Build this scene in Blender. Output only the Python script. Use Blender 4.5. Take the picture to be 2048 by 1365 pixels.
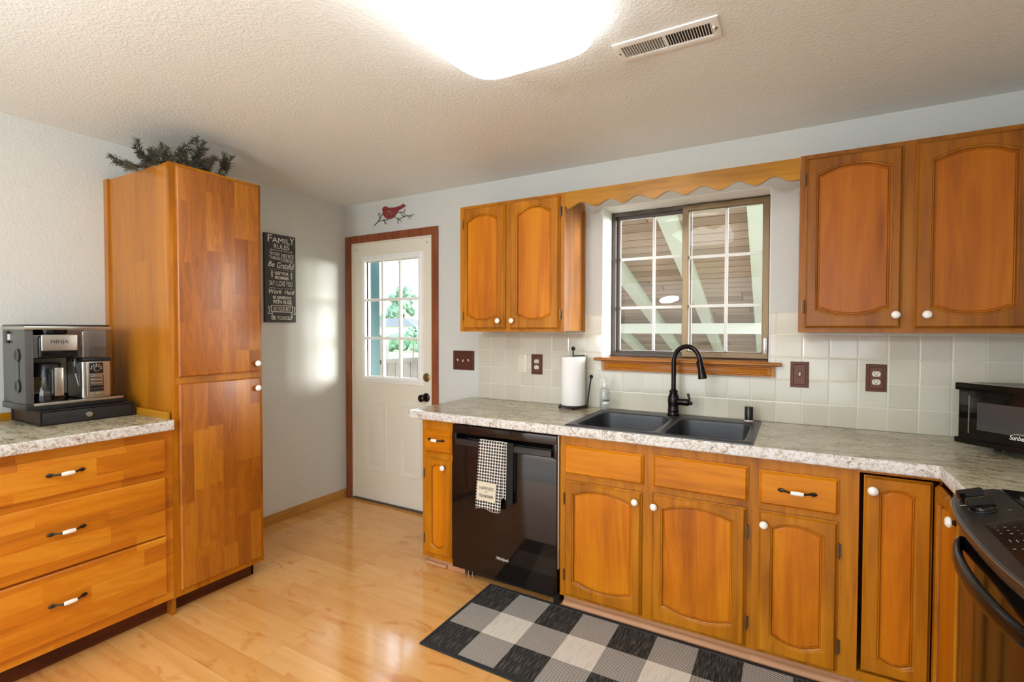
import bpy, bmesh, math, random
from mathutils import Vector, Matrix

random.seed(7)
PI = math.pi
for o in list(bpy.data.objects):
    bpy.data.objects.remove(o, do_unlink=True)
SC = bpy.context.scene
COL = SC.collection

# ------------------------------------------------------------------ camera
cam_d = bpy.data.cameras.new('camera')
cam_d.sensor_width = 36.0
cam_d.lens = 994.314 / 2048 * 36.0
cam_d.clip_start = 0.02
cam_d.clip_end = 500
cam = bpy.data.objects.new('camera', cam_d)
COL.objects.link(cam)
_y, _p, _r = math.radians(29.591), math.radians(1.3031), math.radians(0.0996)
_fw = Vector((-math.sin(_y) * math.cos(_p), math.cos(_y) * math.cos(_p), -math.sin(_p)))
_rt = Vector((math.cos(_y), math.sin(_y), 0))
_up = _rt.cross(_fw)
_r2 = _rt * math.cos(_r) + _up * math.sin(_r)
_u2 = -_rt * math.sin(_r) + _up * math.cos(_r)
M = Matrix.Identity(4)
for i in range(3):
    M[i][0], M[i][1], M[i][2] = _r2[i], _u2[i], -_fw[i]
M[0][3], M[1][3], M[2][3] = 3.27936, -2.94167, 1.41417
cam.matrix_world = M
SC.camera = cam

# ------------------------------------------------------------------ world, sun, exposure
SKY = 5.2
SUN = 17.0
LAMP = 8.5
FILL = 48.0
w = bpy.data.worlds.new('sky')
SC.world = w
w.use_nodes = True
wn = w.node_tree
bgn = wn.nodes['Background']
tc = wn.nodes.new('ShaderNodeTexCoord')
sp = wn.nodes.new('ShaderNodeSeparateXYZ')
rmp = wn.nodes.new('ShaderNodeValToRGB')
rmp.color_ramp.elements[0].position = 0.0
rmp.color_ramp.elements[0].color = (0.95, 0.97, 1.0, 1)
rmp.color_ramp.elements[1].position = 0.7
rmp.color_ramp.elements[1].color = (0.62, 0.8, 1.0, 1)
wn.links.new(tc.outputs['Generated'], sp.inputs[0])
wn.links.new(sp.outputs['Z'], rmp.inputs[0])
wn.links.new(rmp.outputs[0], bgn.inputs['Color'])
bgn.inputs['Strength'].default_value = SKY

sun_d = bpy.data.lights.new('sun', 'SUN')
sun_d.energy = SUN
sun_d.angle = 0.45
sun_d.color = (1.0, 0.98, 0.95)
sun = bpy.data.objects.new('sun', sun_d)
COL.objects.link(sun)
sun.rotation_euler = Vector((-0.88, -0.47, -0.05)).to_track_quat('-Z', 'Y').to_euler()
sun.location = (12, 10, 4)

# added fill lamp behind the camera, aimed up to brighten the ceiling
fl_d = bpy.data.lights.new('ceiling_fill', 'AREA')
fl_d.shape = 'DISK'
fl_d.size = 0.26
fl_d.energy = FILL
fl_d.color = (0.93, 0.97, 1.0)
fl = bpy.data.objects.new('ceiling_fill', fl_d)
COL.objects.link(fl)
fl.location = (1.76, -3.7, 1.84)
fl.rotation_euler = Vector((-0.05, 0.42, 0.88)).to_track_quat('-Z', 'Y').to_euler()

SC.view_settings.view_transform = 'Standard'
SC.view_settings.look = 'None'
SC.view_settings.exposure = 0.0
SC.view_settings.gamma = 1.0
SC.view_settings.use_curve_mapping = False
SC.cycles.use_denoising = True
SC.cycles.max_bounces = 10
SC.cycles.diffuse_bounces = 5
SC.cycles.glossy_bounces = 5
SC.cycles.transparent_max_bounces = 16
SC.cycles.sample_clamp_indirect = 8.0
SC.cycles.caustics_reflective = False
SC.cycles.caustics_refractive = False

# ------------------------------------------------------------------ helpers: objects
ORG = {}


def tag(o, label=None, cat=None, group=None, kind=None):
    if label: o['label'] = label
    if cat: o['category'] = cat
    if group: o['group'] = group
    if kind: o['kind'] = kind
    return o


def thing(name, loc, label, cat, group=None, rz=0.0):
    o = bpy.data.objects.new(name, None)
    o.empty_display_size = 0.05
    COL.objects.link(o)
    o.location = loc
    o.rotation_euler = (0, 0, rz)
    ORG[o.name] = Vector(loc)
    return tag(o, label, cat, group)


class MB:
    """collects shapes in world space (or the thing's own space) and links them as one mesh object"""

    def __init__(s):
        s.bm = bmesh.new()
        s.uv = None

    def f(s, vs, m=0):
        try:
            fc = s.bm.faces.new(vs)
            fc.material_index = m
            return fc
        except ValueError:
            return None

    def v(s, p):
        return s.bm.verts.new(p)

    def box(s, x0, x1, y0, y1, z0, z1, m=0, bev=0.0, seg=2):
        t = bmesh.new()
        bmesh.ops.create_cube(t, size=1.0)
        for q in t.verts:
            q.co = Vector(((x0 + x1) / 2 + q.co.x * (x1 - x0), (y0 + y1) / 2 + q.co.y * (y1 - y0), (z0 + z1) / 2 + q.co.z * (z1 - z0)))
        if bev > 0:
            bmesh.ops.bevel(t, geom=list(t.edges), offset=bev, segments=seg, profile=0.6, affect='EDGES', clamp_overlap=True)
        s.merge(t, m)
        return s

    def merge(s, t, m=None, fn=None):
        mp = {}
        for q in t.verts:
            mp[q] = s.bm.verts.new(fn(q.co) if fn else q.co)
        for fc in t.faces:
            n = s.f([mp[q] for q in fc.verts], fc.material_index if m is None else m)
        t.free()

    def loops(s, rings, m=0, cap0=True, cap1=True, closed=True):
        """bridge rings of equal length"""
        R = [[s.v(p) for p in r] for r in rings]
        n = len(R[0])
        for a, b in zip(R, R[1:]):
            for i in range(n if closed else n - 1):
                j = (i + 1) % n
                s.f([a[i], a[j], b[j], b[i]], m)
        if cap0: s.f(list(reversed(R[0])), m)
        if cap1: s.f(R[-1], m)
        return R

    def lathe(s, prof, o=(0, 0, 0), ax=(0, 0, 1), seg=20, m=0, mats=None, cap0=True, cap1=True, sx=1.0, sy=1.0):
        o = Vector(o)
        a = Vector(ax).normalized()
        e1 = a.orthogonal().normalized() if abs(a.z) < 0.99 else Vector((1, 0, 0))
        e2 = a.cross(e1)
        rings = []
        for r, h in prof:
            r = max(r, 1e-5)
            rings.append([o + a * h + e1 * (sx * r * math.cos(2 * PI * k / seg)) + e2 * (sy * r * math.sin(2 * PI * k / seg)) for k in range(seg)])
        if mats is None:
            s.loops(rings, m, cap0, cap1)
        else:
            for i in range(len(rings) - 1):
                s.loops(rings[i:i + 2], mats[i], i == 0 and cap0, i == len(rings) - 2 and cap1)
        return s

    def tube(s, pts, rad, seg=10, m=0, flat=1.0, cap=True, closed=False):
        pts = [Vector(p) for p in pts]
        n = len(pts)
        if not hasattr(rad, '__len__'): rad = [rad] * n
        rings = []
        e = None
        for i in range(n):
            if closed:
                t = (pts[(i + 1) % n] - pts[i - 1]).normalized()
            else:
                t = (pts[min(i + 1, n - 1)] - pts[max(i - 1, 0)]).normalized()
            if e is None:
                e = t.orthogonal().normalized()
                if abs(t.z) < 0.9:
                    e = (Vector((0, 0, 1)) - t * t.z).normalized()
            else:
                e = (e - t * e.dot(t)).normalized()
            b = t.cross(e)
            rings.append([pts[i] + e * (rad[i] * math.cos(2 * PI * k / seg)) + b * (rad[i] * flat * math.sin(2 * PI * k / seg)) for k in range(seg)])
        if closed:
            rings.append(rings[0])
            s.loops(rings, m, False, False)
        else:
            s.loops(rings, m, cap, cap)
        return s

    def prism(s, pts, fn0, fn1, m=0):
        """extrude a 2D outline between two mappings"""
        a = [s.v(fn0(*p)) for p in pts]
        b = [s.v(fn1(*p)) for p in pts]
        n = len(pts)
        for i in range(n):
            j = (i + 1) % n
            s.f([a[i], a[j], b[j], b[i]], m)
        s.f(a, m)
        s.f(list(reversed(b)), m)
        return s

    def slab(s, axis, c0, c1, us, vs, holes, m=0):
        """a flat slab with rectangular holes; axis = thickness axis"""
        def P(u, v, c):
            return (c, u, v) if axis == 'x' else (u, c, v) if axis == 'y' else (u, v, c)
        U = sorted(set(list(us) + [q for h in holes for q in h[:2] if us[0] < q < us[-1]]))
        V = sorted(set(list(vs) + [q for h in holes for q in h[2:4] if vs[0] < q < vs[-1]]))
        keep = {}
        for i in range(len(U) - 1):
            for j in range(len(V) - 1):
                cu, cv = (U[i] + U[i + 1]) / 2, (V[j] + V[j + 1]) / 2
                keep[i, j] = not any(h[0] < cu < h[1] and h[2] < cv < h[3] for h in holes)
        cache = {}

        def vt(i, j, k):
            if (i, j, k) not in cache:
                cache[i, j, k] = s.v(P(U[i], V[j], (c0, c1)[k]))
            return cache[i, j, k]
        for (i, j), kp in keep.items():
            if not kp: continue
            for k in (0, 1):
                q = [vt(i, j, k), vt(i + 1, j, k), vt(i + 1, j + 1, k), vt(i, j + 1, k)]
                s.f(q if k else list(reversed(q)), m)
            for di, dj, a, b in ((-1, 0, (i, j), (i, j + 1)), (1, 0, (i + 1, j), (i + 1, j + 1)), (0, -1, (i, j), (i + 1, j)), (0, 1, (i, j + 1), (i + 1, j + 1))):
                if not keep.get((i + di, j + dj), False):
                    s.f([vt(*a, 0), vt(*b, 0), vt(*b, 1), vt(*a, 1)], m)
        return s

    def bevel_sharp(s, off, seg=3, ang=0.9, test=None):
        bmesh.ops.recalc_face_normals(s.bm, faces=list(s.bm.faces))
        es = [e for e in s.bm.edges if len(e.link_faces) == 2 and e.calc_face_angle(0) > ang and (test is None or test(e))]
        bmesh.ops.bevel(s.bm, geom=es, offset=off, segments=seg, profile=0.6, affect='EDGES', clamp_overlap=True)
        return s

    def text(s, txt, fn, u0, u1, v0, v1, m=0, bold=0.0, shear=0.0, h=0.0004, space=1.0):
        """lettering fitted in the box u0..u1, v0..v1 of the surface fn(u, v, out)"""
        cu = bpy.data.curves.new('lettering', 'FONT')
        cu.body = txt
        cu.shear = shear
        cu.offset = bold
        cu.space_character = space
        cu.resolution_u = 3
        ob = bpy.data.objects.new('lettering', cu)
        COL.objects.link(ob)
        bpy.context.view_layer.update()
        me = bpy.data.meshes.new_from_object(ob.evaluated_get(bpy.context.evaluated_depsgraph_get()))
        bpy.data.objects.remove(ob, do_unlink=True)
        bpy.data.curves.remove(cu)
        xs = [q.co.x for q in me.vertices]
        ys = [q.co.y for q in me.vertices]
        if not xs: return s
        ax, bx, ay, by = min(xs), max(xs), min(ys), max(ys)
        vs = [s.v(fn(u0 + (q.co.x - ax) / (bx - ax) * (u1 - u0), v0 + (q.co.y - ay) / (by - ay) * (v1 - v0), h)) for q in me.vertices]
        for p in me.polygons:
            s.f([vs[i] for i in p.vertices], m)
        bpy.data.meshes.remove(me)
        return s

    def build(s, name, mats, parent=None, local=False, smooth=0.6, recalc=True, label=None):
        bm = s.bm
        if recalc:
            bmesh.ops.recalc_face_normals(bm, faces=list(bm.faces))
        org = Vector((0, 0, 0))
        if parent is not None:
            org = ORG[parent.name]
        if not local:
            for q in bm.verts: q.co -= org
        me = bpy.data.meshes.new(name)
        bm.to_mesh(me)
        bm.free()
        if not isinstance(mats, (list, tuple)): mats = [mats]
        for mt in mats: me.materials.append(mt)
        if smooth:
            for p in me.polygons: p.use_smooth = True
            me.set_sharp_from_angle(angle=smooth)
        o = bpy.data.objects.new(name, me)
        COL.objects.link(o)
        if parent is not None:
            o.parent = parent
        ORG[o.name] = org
        if label: o['label'] = label
        return o


def solid(name, mats, label, cat, mb, loc, **k):
    """a thing that is one mesh, with its origin at loc"""
    for q in mb.bm.verts: q.co -= Vector(loc)
    o = mb.build(name, mats, None, local=True, **k)
    o.location = loc
    ORG[o.name] = Vector(loc)
    return tag(o, label, cat)


# ------------------------------------------------------------------ helpers: materials
def srgb(r, g, b):
    c = []
    for q in (r, g, b):
        q /= 255.0
        c.append(q / 12.92 if q <= 0.04045 else ((q + 0.055) / 1.055) ** 2.4)
    return (*c, 1.0)


class NT:
    def __init__(s, name):
        s.m = bpy.data.materials.new(name)
        s.m.use_nodes = True
        s.t = s.m.node_tree
        s.b = s.t.nodes['Principled BSDF']
        s.out = s.t.nodes['Material Output']

    def n(s, typ, ins=None, **props):
        nd = s.t.nodes.new('ShaderNode' + typ)
        for k, v in props.items(): setattr(nd, k, v)
        for k, v in (ins or {}).items():
            s.set(nd.inputs[k], v)
        return nd

    def set(s, sock, v):
        if isinstance(v, bpy.types.NodeSocket): s.t.links.new(v, sock)
        else: sock.default_value = v

    def p(s, **k):
        for a, v in k.items():
            s.set(s.b.inputs[a.replace('_', ' ')], v)
        return s

    def math(s, op, a, b=0.0, c=None):
        nd = s.t.nodes.new('ShaderNodeMath')
        nd.operation = op
        s.set(nd.inputs[0], a)
        s.set(nd.inputs[1], b)
        if c is not None: s.set(nd.inputs[2], c)
        return nd.outputs[0]

    def ramp(s, fac, stops, interp='LINEAR'):
        nd = s.t.nodes.new('ShaderNodeValToRGB')
        nd.color_ramp.interpolation = interp
        el = nd.color_ramp.elements
        while len(el) < len(stops): el.new(0.5)
        for e, (p, c) in zip(el, stops):
            e.position = p
            e.color = c
        s.set(nd.inputs[0], fac)
        return nd.outputs[0]

    def mix(s, fac, a, b, typ='MIX'):
        nd = s.t.nodes.new('ShaderNodeMix')
        nd.data_type = 'RGBA'
        nd.blend_type = typ
        s.set(nd.inputs[0], fac)
        s.set(nd.inputs[6], a)
        s.set(nd.inputs[7], b)
        return nd.outputs[2]

    def obj(s):
        return s.n('TexCoord').outputs['Object']

    def noise(s, vec, scale, detail=4, rough=0.5, dist=0.0):
        nd = s.n('TexNoise', {'Scale': scale, 'Detail': detail, 'Roughness': rough, 'Distortion': dist})
        if vec is not None: s.set(nd.inputs['Vector'], vec)
        return nd.outputs['Fac']

    def bump(s, h, strength=0.3, dist=0.002, normal=None):
        nd = s.n('Bump', {'Strength': strength, 'Distance': dist, 'Height': h})
        if normal is not None: s.set(nd.inputs['Normal'], normal)
        s.set(s.b.inputs['Normal'], nd.outputs[0])
        return nd.outputs[0]

    def mapping(s, vec, loc=(0, 0, 0), scale=(1, 1, 1)):
        nd = s.n('Mapping', {'Scale': scale})
        s.set(nd.inputs['Location'], loc)
        s.set(nd.inputs['Vector'], vec)
        return nd.outputs[0]


def plain(name, col, rough=0.5, metal=0.0, coat=0.0, spec=0.5, **k):
    t = NT(name)
    t.p(Base_Color=col, Roughness=rough, Metallic=metal, Coat_Weight=coat, Specular_IOR_Level=spec)
    for a, v in k.items(): t.p(**{a: v})
    return t.m


def plaster(name, col, scale, strength, rough, spec=0.4):
    t = NT(name)
    o = t.obj()
    n1 = t.noise(o, scale, 5, 0.55, 0.4)
    h = t.ramp(n1, [(0.42, (0, 0, 0, 1)), (0.62, (1, 1, 1, 1))])
    n2 = t.noise(o, scale * 3, 3)
    hh = t.math('ADD', h, t.math('MULTIPLY', n2, 0.3))
    t.p(Base_Color=col, Roughness=rough, Specular_IOR_Level=spec)
    t.bump(hh, strength, 0.003)
    return t.m


def wood(name, c_lo, c_mid, c_hi, axis, rough=0.36, grain=1.0, seed=0.0, coat=0.12):
    t = NT(name)
    o = t.obj()
    rnd = t.n('ObjectInfo').outputs['Random']
    loc = t.n('CombineXYZ', {'X': t.math('MULTIPLY', rnd, 7.0), 'Y': t.math('MULTIPLY', rnd, 13.0), 'Z': seed}).outputs[0]
    sc = [14.0, 14.0, 14.0]
    sc['xyz'.index(axis)] = 1.2
    v = t.mapping(o, loc, sc)
    n1 = t.noise(v, 1.0 * grain, 6, 0.6, 1.2)
    sc2 = [3.0, 3.0, 3.0]
    sc2['xyz'.index(axis)] = 0.9
    n2 = t.noise(t.mapping(o, loc, sc2), 1.3, 3, 0.5, 0.6)
    sc3 = [160.0, 160.0, 160.0]
    sc3['xyz'.index(axis)] = 6.0
    n3 = t.noise(t.mapping(o, loc, sc3), 1.0, 2)
    f = t.math('ADD', t.math('ADD', t.math('MULTIPLY', n1, 0.55), t.math('MULTIPLY', n2, 0.4)), t.math('MULTIPLY', n3, 0.1))
    c = t.ramp(f, [(0.38, c_lo), (0.52, c_mid), (0.68, c_hi)])
    t.p(Base_Color=c, Roughness=rough, Coat_Weight=coat * 0.5, Coat_Roughness=0.18, Specular_IOR_Level=0.28)
    t.bump(n3, 0.04, 0.001)
    return t.m


def planks(name, ua, va, width, length, cols, rough, ring=0.25, seam=None, seam_w=0.0006, fleck=None, coat=0.2, var=0.5, seed=0.0):
    """boards or staves: ua runs along the board, va across it"""
    t = NT(name)
    o = t.obj()
    xyz = t.n('SeparateXYZ', {'Vector': o}).outputs
    U, V = xyz['XYZ'.index(ua.upper())], xyz['XYZ'.index(va.upper())]
    vr = t.math('DIVIDE', V, width)
    row = t.math('FLOOR', vr)
    r1 = t.n('TexWhiteNoise', {'W': t.math('ADD', row, 0.37 + seed)}, noise_dimensions='1D').outputs['Value']
    ur = t.math('ADD', t.math('DIVIDE', U, length), t.math('MULTIPLY', r1, 7.3))
    col = t.math('FLOOR', ur)
    cv = t.n('CombineXYZ', {'X': row, 'Y': col, 'Z': 0.5 + seed}).outputs[0]
    rr = t.n('TexWhiteNoise', {'Vector': cv}, noise_dimensions='3D')
    r2, rc = rr.outputs['Value'], rr.outputs['Color']
    loc = t.n('VectorMath', {0: rc, 1: (31.0, 17.0, 23.0)}, operation='MULTIPLY').outputs[0]
    sc = [16.0, 16.0, 16.0]
    sc['xyz'.index(ua)] = 1.6
    n1 = t.noise(t.mapping(o, loc, sc), 0.8, 5, 0.55, 1.4)
    rings = t.math('SINE', t.math('MULTIPLY', n1, 55.0))
    sc3 = [150.0, 150.0, 150.0]
    sc3['xyz'.index(ua)] = 7.0
    n3 = t.noise(t.mapping(o, loc, sc3), 1.0, 2)
    f = t.math('ADD', t.math('MULTIPLY', r2, var), t.math('MULTIPLY', n1, 1.0 - var))
    f = t.math('ADD', f, t.math('MULTIPLY', rings, 0.06 * ring))
    f = t.math('ADD', f, t.math('MULTIPLY', t.math('SUBTRACT', n3, 0.5), 0.12))
    c = t.ramp(f, [(0.2, cols[0]), (0.5, cols[1]), (0.8, cols[2])])
    if fleck is not None:
        sf = [9.0, 9.0, 9.0]
        sf['xyz'.index(ua)] = 4.0
        nf = t.noise(t.mapping(o, loc, sf), 1.1, 4, 0.6, 0.8)
        c = t.mix(t.ramp(nf, [(0.56, (0, 0, 0, 1)), (0.76, (1, 1, 1, 1))]), c, fleck)
    if seam is not None:
        fv = t.math('FRACT', vr)
        fu = t.math('FRACT', ur)
        dv = t.math('MULTIPLY', t.math('MINIMUM', fv, t.math('SUBTRACT', 1.0, fv)), width)
        du = t.math('MULTIPLY', t.math('MINIMUM', fu, t.math('SUBTRACT', 1.0, fu)), length)
        d = t.math('MINIMUM', dv, du)
        c = t.mix(t.math('LESS_THAN', d, seam_w), c, seam)
    t.p(Base_Color=c, Roughness=rough, Coat_Weight=coat, Coat_Roughness=0.28)
    t.bump(n3, 0.03, 0.001)
    return t.m


MAT = {}
MAT['wall'] = plaster('wall_paint', srgb(207, 209, 204), 70, 0.28, 0.55)
MAT['ceil'] = plaster('ceiling_texture', srgb(232, 234, 230), 85, 0.36, 0.38, 0.5)
MAT['reveal'] = plaster('white_paint', srgb(238, 238, 236), 60, 0.2, 0.4)
MAT['wood_v'] = wood('honey_wood_upright', srgb(136, 78, 6), srgb(172, 104, 10), srgb(192, 124, 20), 'z')
MAT['wood_h'] = wood('honey_wood_level', srgb(138, 90, 16), srgb(174, 118, 22), srgb(192, 136, 32), 'x')
MAT['panel_v'] = wood('honey_wood_panel', srgb(152, 80, 2), srgb(188, 106, 4), srgb(206, 130, 12), 'z', grain=0.7)
MAT['panel_h'] = wood('honey_wood_drawer', srgb(162, 90, 2), srgb(198, 118, 6), srgb(212, 138, 16), 'x', grain=0.7)
MAT['groove'] = wood('dark_glaze_and_shadow_line', srgb(100, 54, 14), srgb(132, 74, 22), srgb(150, 88, 30), 'z')
MAT['up_v'] = wood('amber_wood_upright', srgb(112, 62, 10), srgb(142, 82, 12), srgb(160, 98, 18), 'z')
MAT['up_p'] = wood('amber_wood_panel', srgb(128, 66, 4), srgb(160, 86, 6), srgb(180, 106, 14), 'z', grain=0.7)
SC_ = (srgb(160, 86, 8), srgb(196, 114, 14), srgb(212, 140, 34))
MAT['stave_v'] = planks('staved_beech_upright', 'z', 'y', 0.074, 0.30, (srgb(124, 64, 4), srgb(160, 90, 8), srgb(186, 118, 20)), 0.42, 1.0, coat=0.3, var=0.36)
MAT['stave_h'] = planks('staved_beech_level', 'y', 'z', 0.078, 0.36, SC_, 0.32, 0.8, seed=3.0, var=0.3)
MAT['stave_side'] = planks('staved_beech_side', 'z', 'x', 0.11, 2.0, (srgb(144, 82, 8), srgb(170, 102, 14), srgb(186, 120, 26)), 0.35, 0.3, var=0.3)
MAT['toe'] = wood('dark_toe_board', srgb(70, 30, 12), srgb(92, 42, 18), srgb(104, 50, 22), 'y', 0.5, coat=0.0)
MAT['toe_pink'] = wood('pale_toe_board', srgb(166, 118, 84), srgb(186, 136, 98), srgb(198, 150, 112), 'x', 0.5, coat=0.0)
MAT['casing'] = wood('door_casing_wood', srgb(104, 54, 30), srgb(134, 74, 44), srgb(154, 90, 54), 'z', 0.45)
MAT['base'] = wood('baseboard_wood', srgb(150, 104, 44), srgb(178, 128, 60), srgb(190, 142, 74), 'y', 0.4)
MAT['sill'] = wood('sill_wood', srgb(142, 82, 10), srgb(176, 106, 18), srgb(192, 124, 28), 'x', 0.3)
MAT['floor'] = planks('maple_laminate', 'x', 'y', 0.128, 1.2, (srgb(200, 138, 70), srgb(218, 160, 90), srgb(228, 176, 110)), 0.10, 0.15,
                      seam=srgb(188, 128, 70), seam_w=0.0006, fleck=srgb(190, 108, 44), coat=0.0, var=0.3)
MAT['floor'].node_tree.nodes['Principled BSDF'].inputs['Specular IOR Level'].default_value = 0.8
MAT['white'] = plain('white_ceramic', srgb(238, 236, 228), 0.15, coat=0.4)
MAT['bronze'] = plain('dark_bronze', srgb(52, 44, 40), 0.35, 0.7)
MAT['hinge'] = plain('antique_hinge_metal', srgb(112, 92, 72), 0.35, 0.7)
MAT['orb'] = plain('oil_rubbed_bronze', srgb(46, 40, 40), 0.22, 0.85)
MAT['black'] = plain('black_plastic', srgb(24, 24, 25), 0.3)
MAT['blackm'] = plain('matt_black_iron', srgb(26, 23, 22), 0.5, 0.3)
MAT['gloss'] = plain('gloss_black_enamel', srgb(17, 15, 14), 0.08, coat=0.0, spec=0.4)
MAT['dish'] = plain('black_dishwasher_steel', srgb(56, 49, 45), 0.07, 0.8)
MAT['chrome'] = plain('brushed_steel', srgb(190, 184, 174), 0.28, 0.95)
MAT['brass'] = plain('aged_brass', srgb(142, 112, 62), 0.35, 0.8)
MAT['doorpaint'] = plain('cream_door_paint', srgb(226, 221, 204), 0.4)
MAT['gridwhite'] = plain('white_vinyl', srgb(238, 238, 234), 0.35)
MAT['alum'] = plain('bronze_aluminium', srgb(122, 100, 70), 0.35, 0.45)
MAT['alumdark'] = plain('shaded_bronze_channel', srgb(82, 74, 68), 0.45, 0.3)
MAT['plate'] = plain('copper_brown_plate', srgb(94, 54, 38), 0.4, 0.35)
MAT['ivory'] = plain('ivory_plastic', srgb(226, 220, 200), 0.35)
MAT['dark'] = plain('dark_slot', srgb(20, 17, 15), 0.7)
MAT['paper'] = plain('paper_towel', srgb(242, 240, 236), 0.9)
MAT['letter'] = plain('white_lettering', srgb(232, 228, 220), 0.6)
MAT['darkletter'] = plain('black_lettering', srgb(36, 34, 34), 0.7)
MAT['board'] = plain('charcoal_board', srgb(56, 55, 55), 0.6)
MAT['boardside'] = plain('black_board_edge', srgb(36, 35, 36), 0.6)
MAT['red'] = plain('brick_red_metal', srgb(134, 50, 48), 0.5)
MAT['pale'] = plain('pale_cutout', srgb(190, 170, 160), 0.6)
MAT['twig'] = plain('black_twig_metal', srgb(38, 30, 26), 0.5)
MAT['sink'] = None


def thinglass(name, tint, refl=0.10, rough=0.0):
    t = NT(name)
    tr = t.n('BsdfTransparent', {'Color': tint})
    gl = t.n('BsdfGlossy', {'Color': (1, 1, 1, 1), 'Roughness': rough})
    lw = t.n('LayerWeight', {'Blend': 0.5})
    fac = t.math('ADD', t.math('MULTIPLY', t.math('POWER', lw.outputs['Facing'], 4.0), 0.5), refl * 0.2)
    mx = t.n('MixShader', {0: fac})
    t.t.links.new(tr.outputs[0], mx.inputs[1])
    t.t.links.new(gl.outputs[0], mx.inputs[2])
    t.t.links.new(mx.outputs[0], t.out.inputs['Surface'])
    return t.m


MAT['glass'] = thinglass('window_glass', (0.97, 0.98, 0.97, 1), 0.05)
MAT['carafe'] = thinglass('carafe_glass', (0.9, 0.87, 0.8, 1), 0.3)
MAT['clear'] = thinglass('clear_plastic', (0.88, 0.9, 0.92, 1), 0.3, 0.05)
MAT['smoke'] = thinglass('smoked_tank_plastic', (0.78, 0.75, 0.75, 1), 0.5, 0.15)


def m_sink():
    t = NT('granite_composite')
    n = t.noise(t.obj(), 900, 2)
    t.p(Base_Color=t.ramp(n, [(0.4, srgb(38, 39, 42)), (0.7, srgb(62, 64, 68))]), Roughness=0.38)
    return t.m


def m_counter():
    t = NT('granite_look_laminate')
    o = t.obj()
    n0 = t.noise(t.mapping(o, (3, 1, 2), (5, 14, 14)), 1.0, 5, 0.6, 1.0)
    n1 = t.noise(t.mapping(o, (0, 0, 0), (22, 60, 60)), 1.0, 10, 0.72, 1.8)
    n2 = t.noise(o, 190, 4, 0.6)
    f = t.math('ADD', t.math('ADD', t.math('MULTIPLY', n1, 0.75), t.math('MULTIPLY', n2, 0.25)), t.math('MULTIPLY', t.math('SUBTRACT', n0, 0.5), 0.35))
    c = t.ramp(f, [(0.34, srgb(84, 74, 56)), (0.43, srgb(138, 126, 98)), (0.5, srgb(176, 166, 138)), (0.57, srgb(202, 196, 176)), (0.7, srgb(172, 162, 134))])
    t.p(Base_Color=c, Roughness=0.2)
    return t.m


def m_edge():
    t = NT('chiselled_laminate_edge')
    o = t.obj()
    n1 = t.noise(o, 44, 8, 0.68, 1.6)
    n2 = t.noise(o, 12, 3, 0.5)
    f = t.math('ADD', t.math('MULTIPLY', n1, 0.8), t.math('MULTIPLY', n2, 0.2))
    c = t.ramp(f, [(0.34, srgb(112, 88, 72)), (0.42, srgb(170, 156, 142)), (0.49, srgb(208, 203, 196)), (0.58, srgb(226, 226, 226)), (0.66, srgb(186, 178, 172))])
    t.p(Base_Color=c, Roughness=0.35)
    t.bump(n1, 0.5, 0.004)
    return t.m


def m_tile():
    t = NT('square_ceramic_tile')
    o = t.obj()
    x = t.n('SeparateXYZ', {'Vector': o}).outputs
    u = t.math('DIVIDE', t.math('SUBTRACT', x[0], 3.317 - 0.117 * 30), 0.117)
    v = t.math('DIVIDE', t.math('SUBTRACT', x[2], 0.926), 0.116)
    fu, fv = t.math('FRACT', u), t.math('FRACT', v)
    d = t.math('MULTIPLY', t.math('MINIMUM', t.math('MINIMUM', fu, t.math('SUBTRACT', 1.0, fu)), t.math('MINIMUM', fv, t.math('SUBTRACT', 1.0, fv))), 0.1165)
    r = t.n('TexWhiteNoise', {'Vector': t.n('CombineXYZ', {'X': t.math('FLOOR', u), 'Y': t.math('FLOOR', v)}).outputs[0]}, noise_dimensions='3D').outputs['Value']
    base = t.ramp(r, [(0.0, srgb(206, 201, 184)), (1.0, srgb(220, 216, 202))])
    n = t.noise(o, 9, 3)
    base = t.mix(t.math('MULTIPLY', n, 0.35), base, srgb(198, 192, 172))
    g = t.math('LESS_THAN', d, 0.0016)
    t.p(Base_Color=t.mix(g, base, srgb(226, 220, 202)), Roughness=t.math('ADD', 0.14, t.math('MULTIPLY', g, 0.5)))
    hgt = t.ramp(t.math('DIVIDE', d, 0.006), [(0.2, (0, 0, 0, 1)), (1.0, (1, 1, 1, 1))])
    hh = t.math('ADD', hgt, t.math('MULTIPLY', t.noise(o, 14, 2), 0.5))
    t.bump(hh, 0.5, 0.0016)
    return t.m


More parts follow.
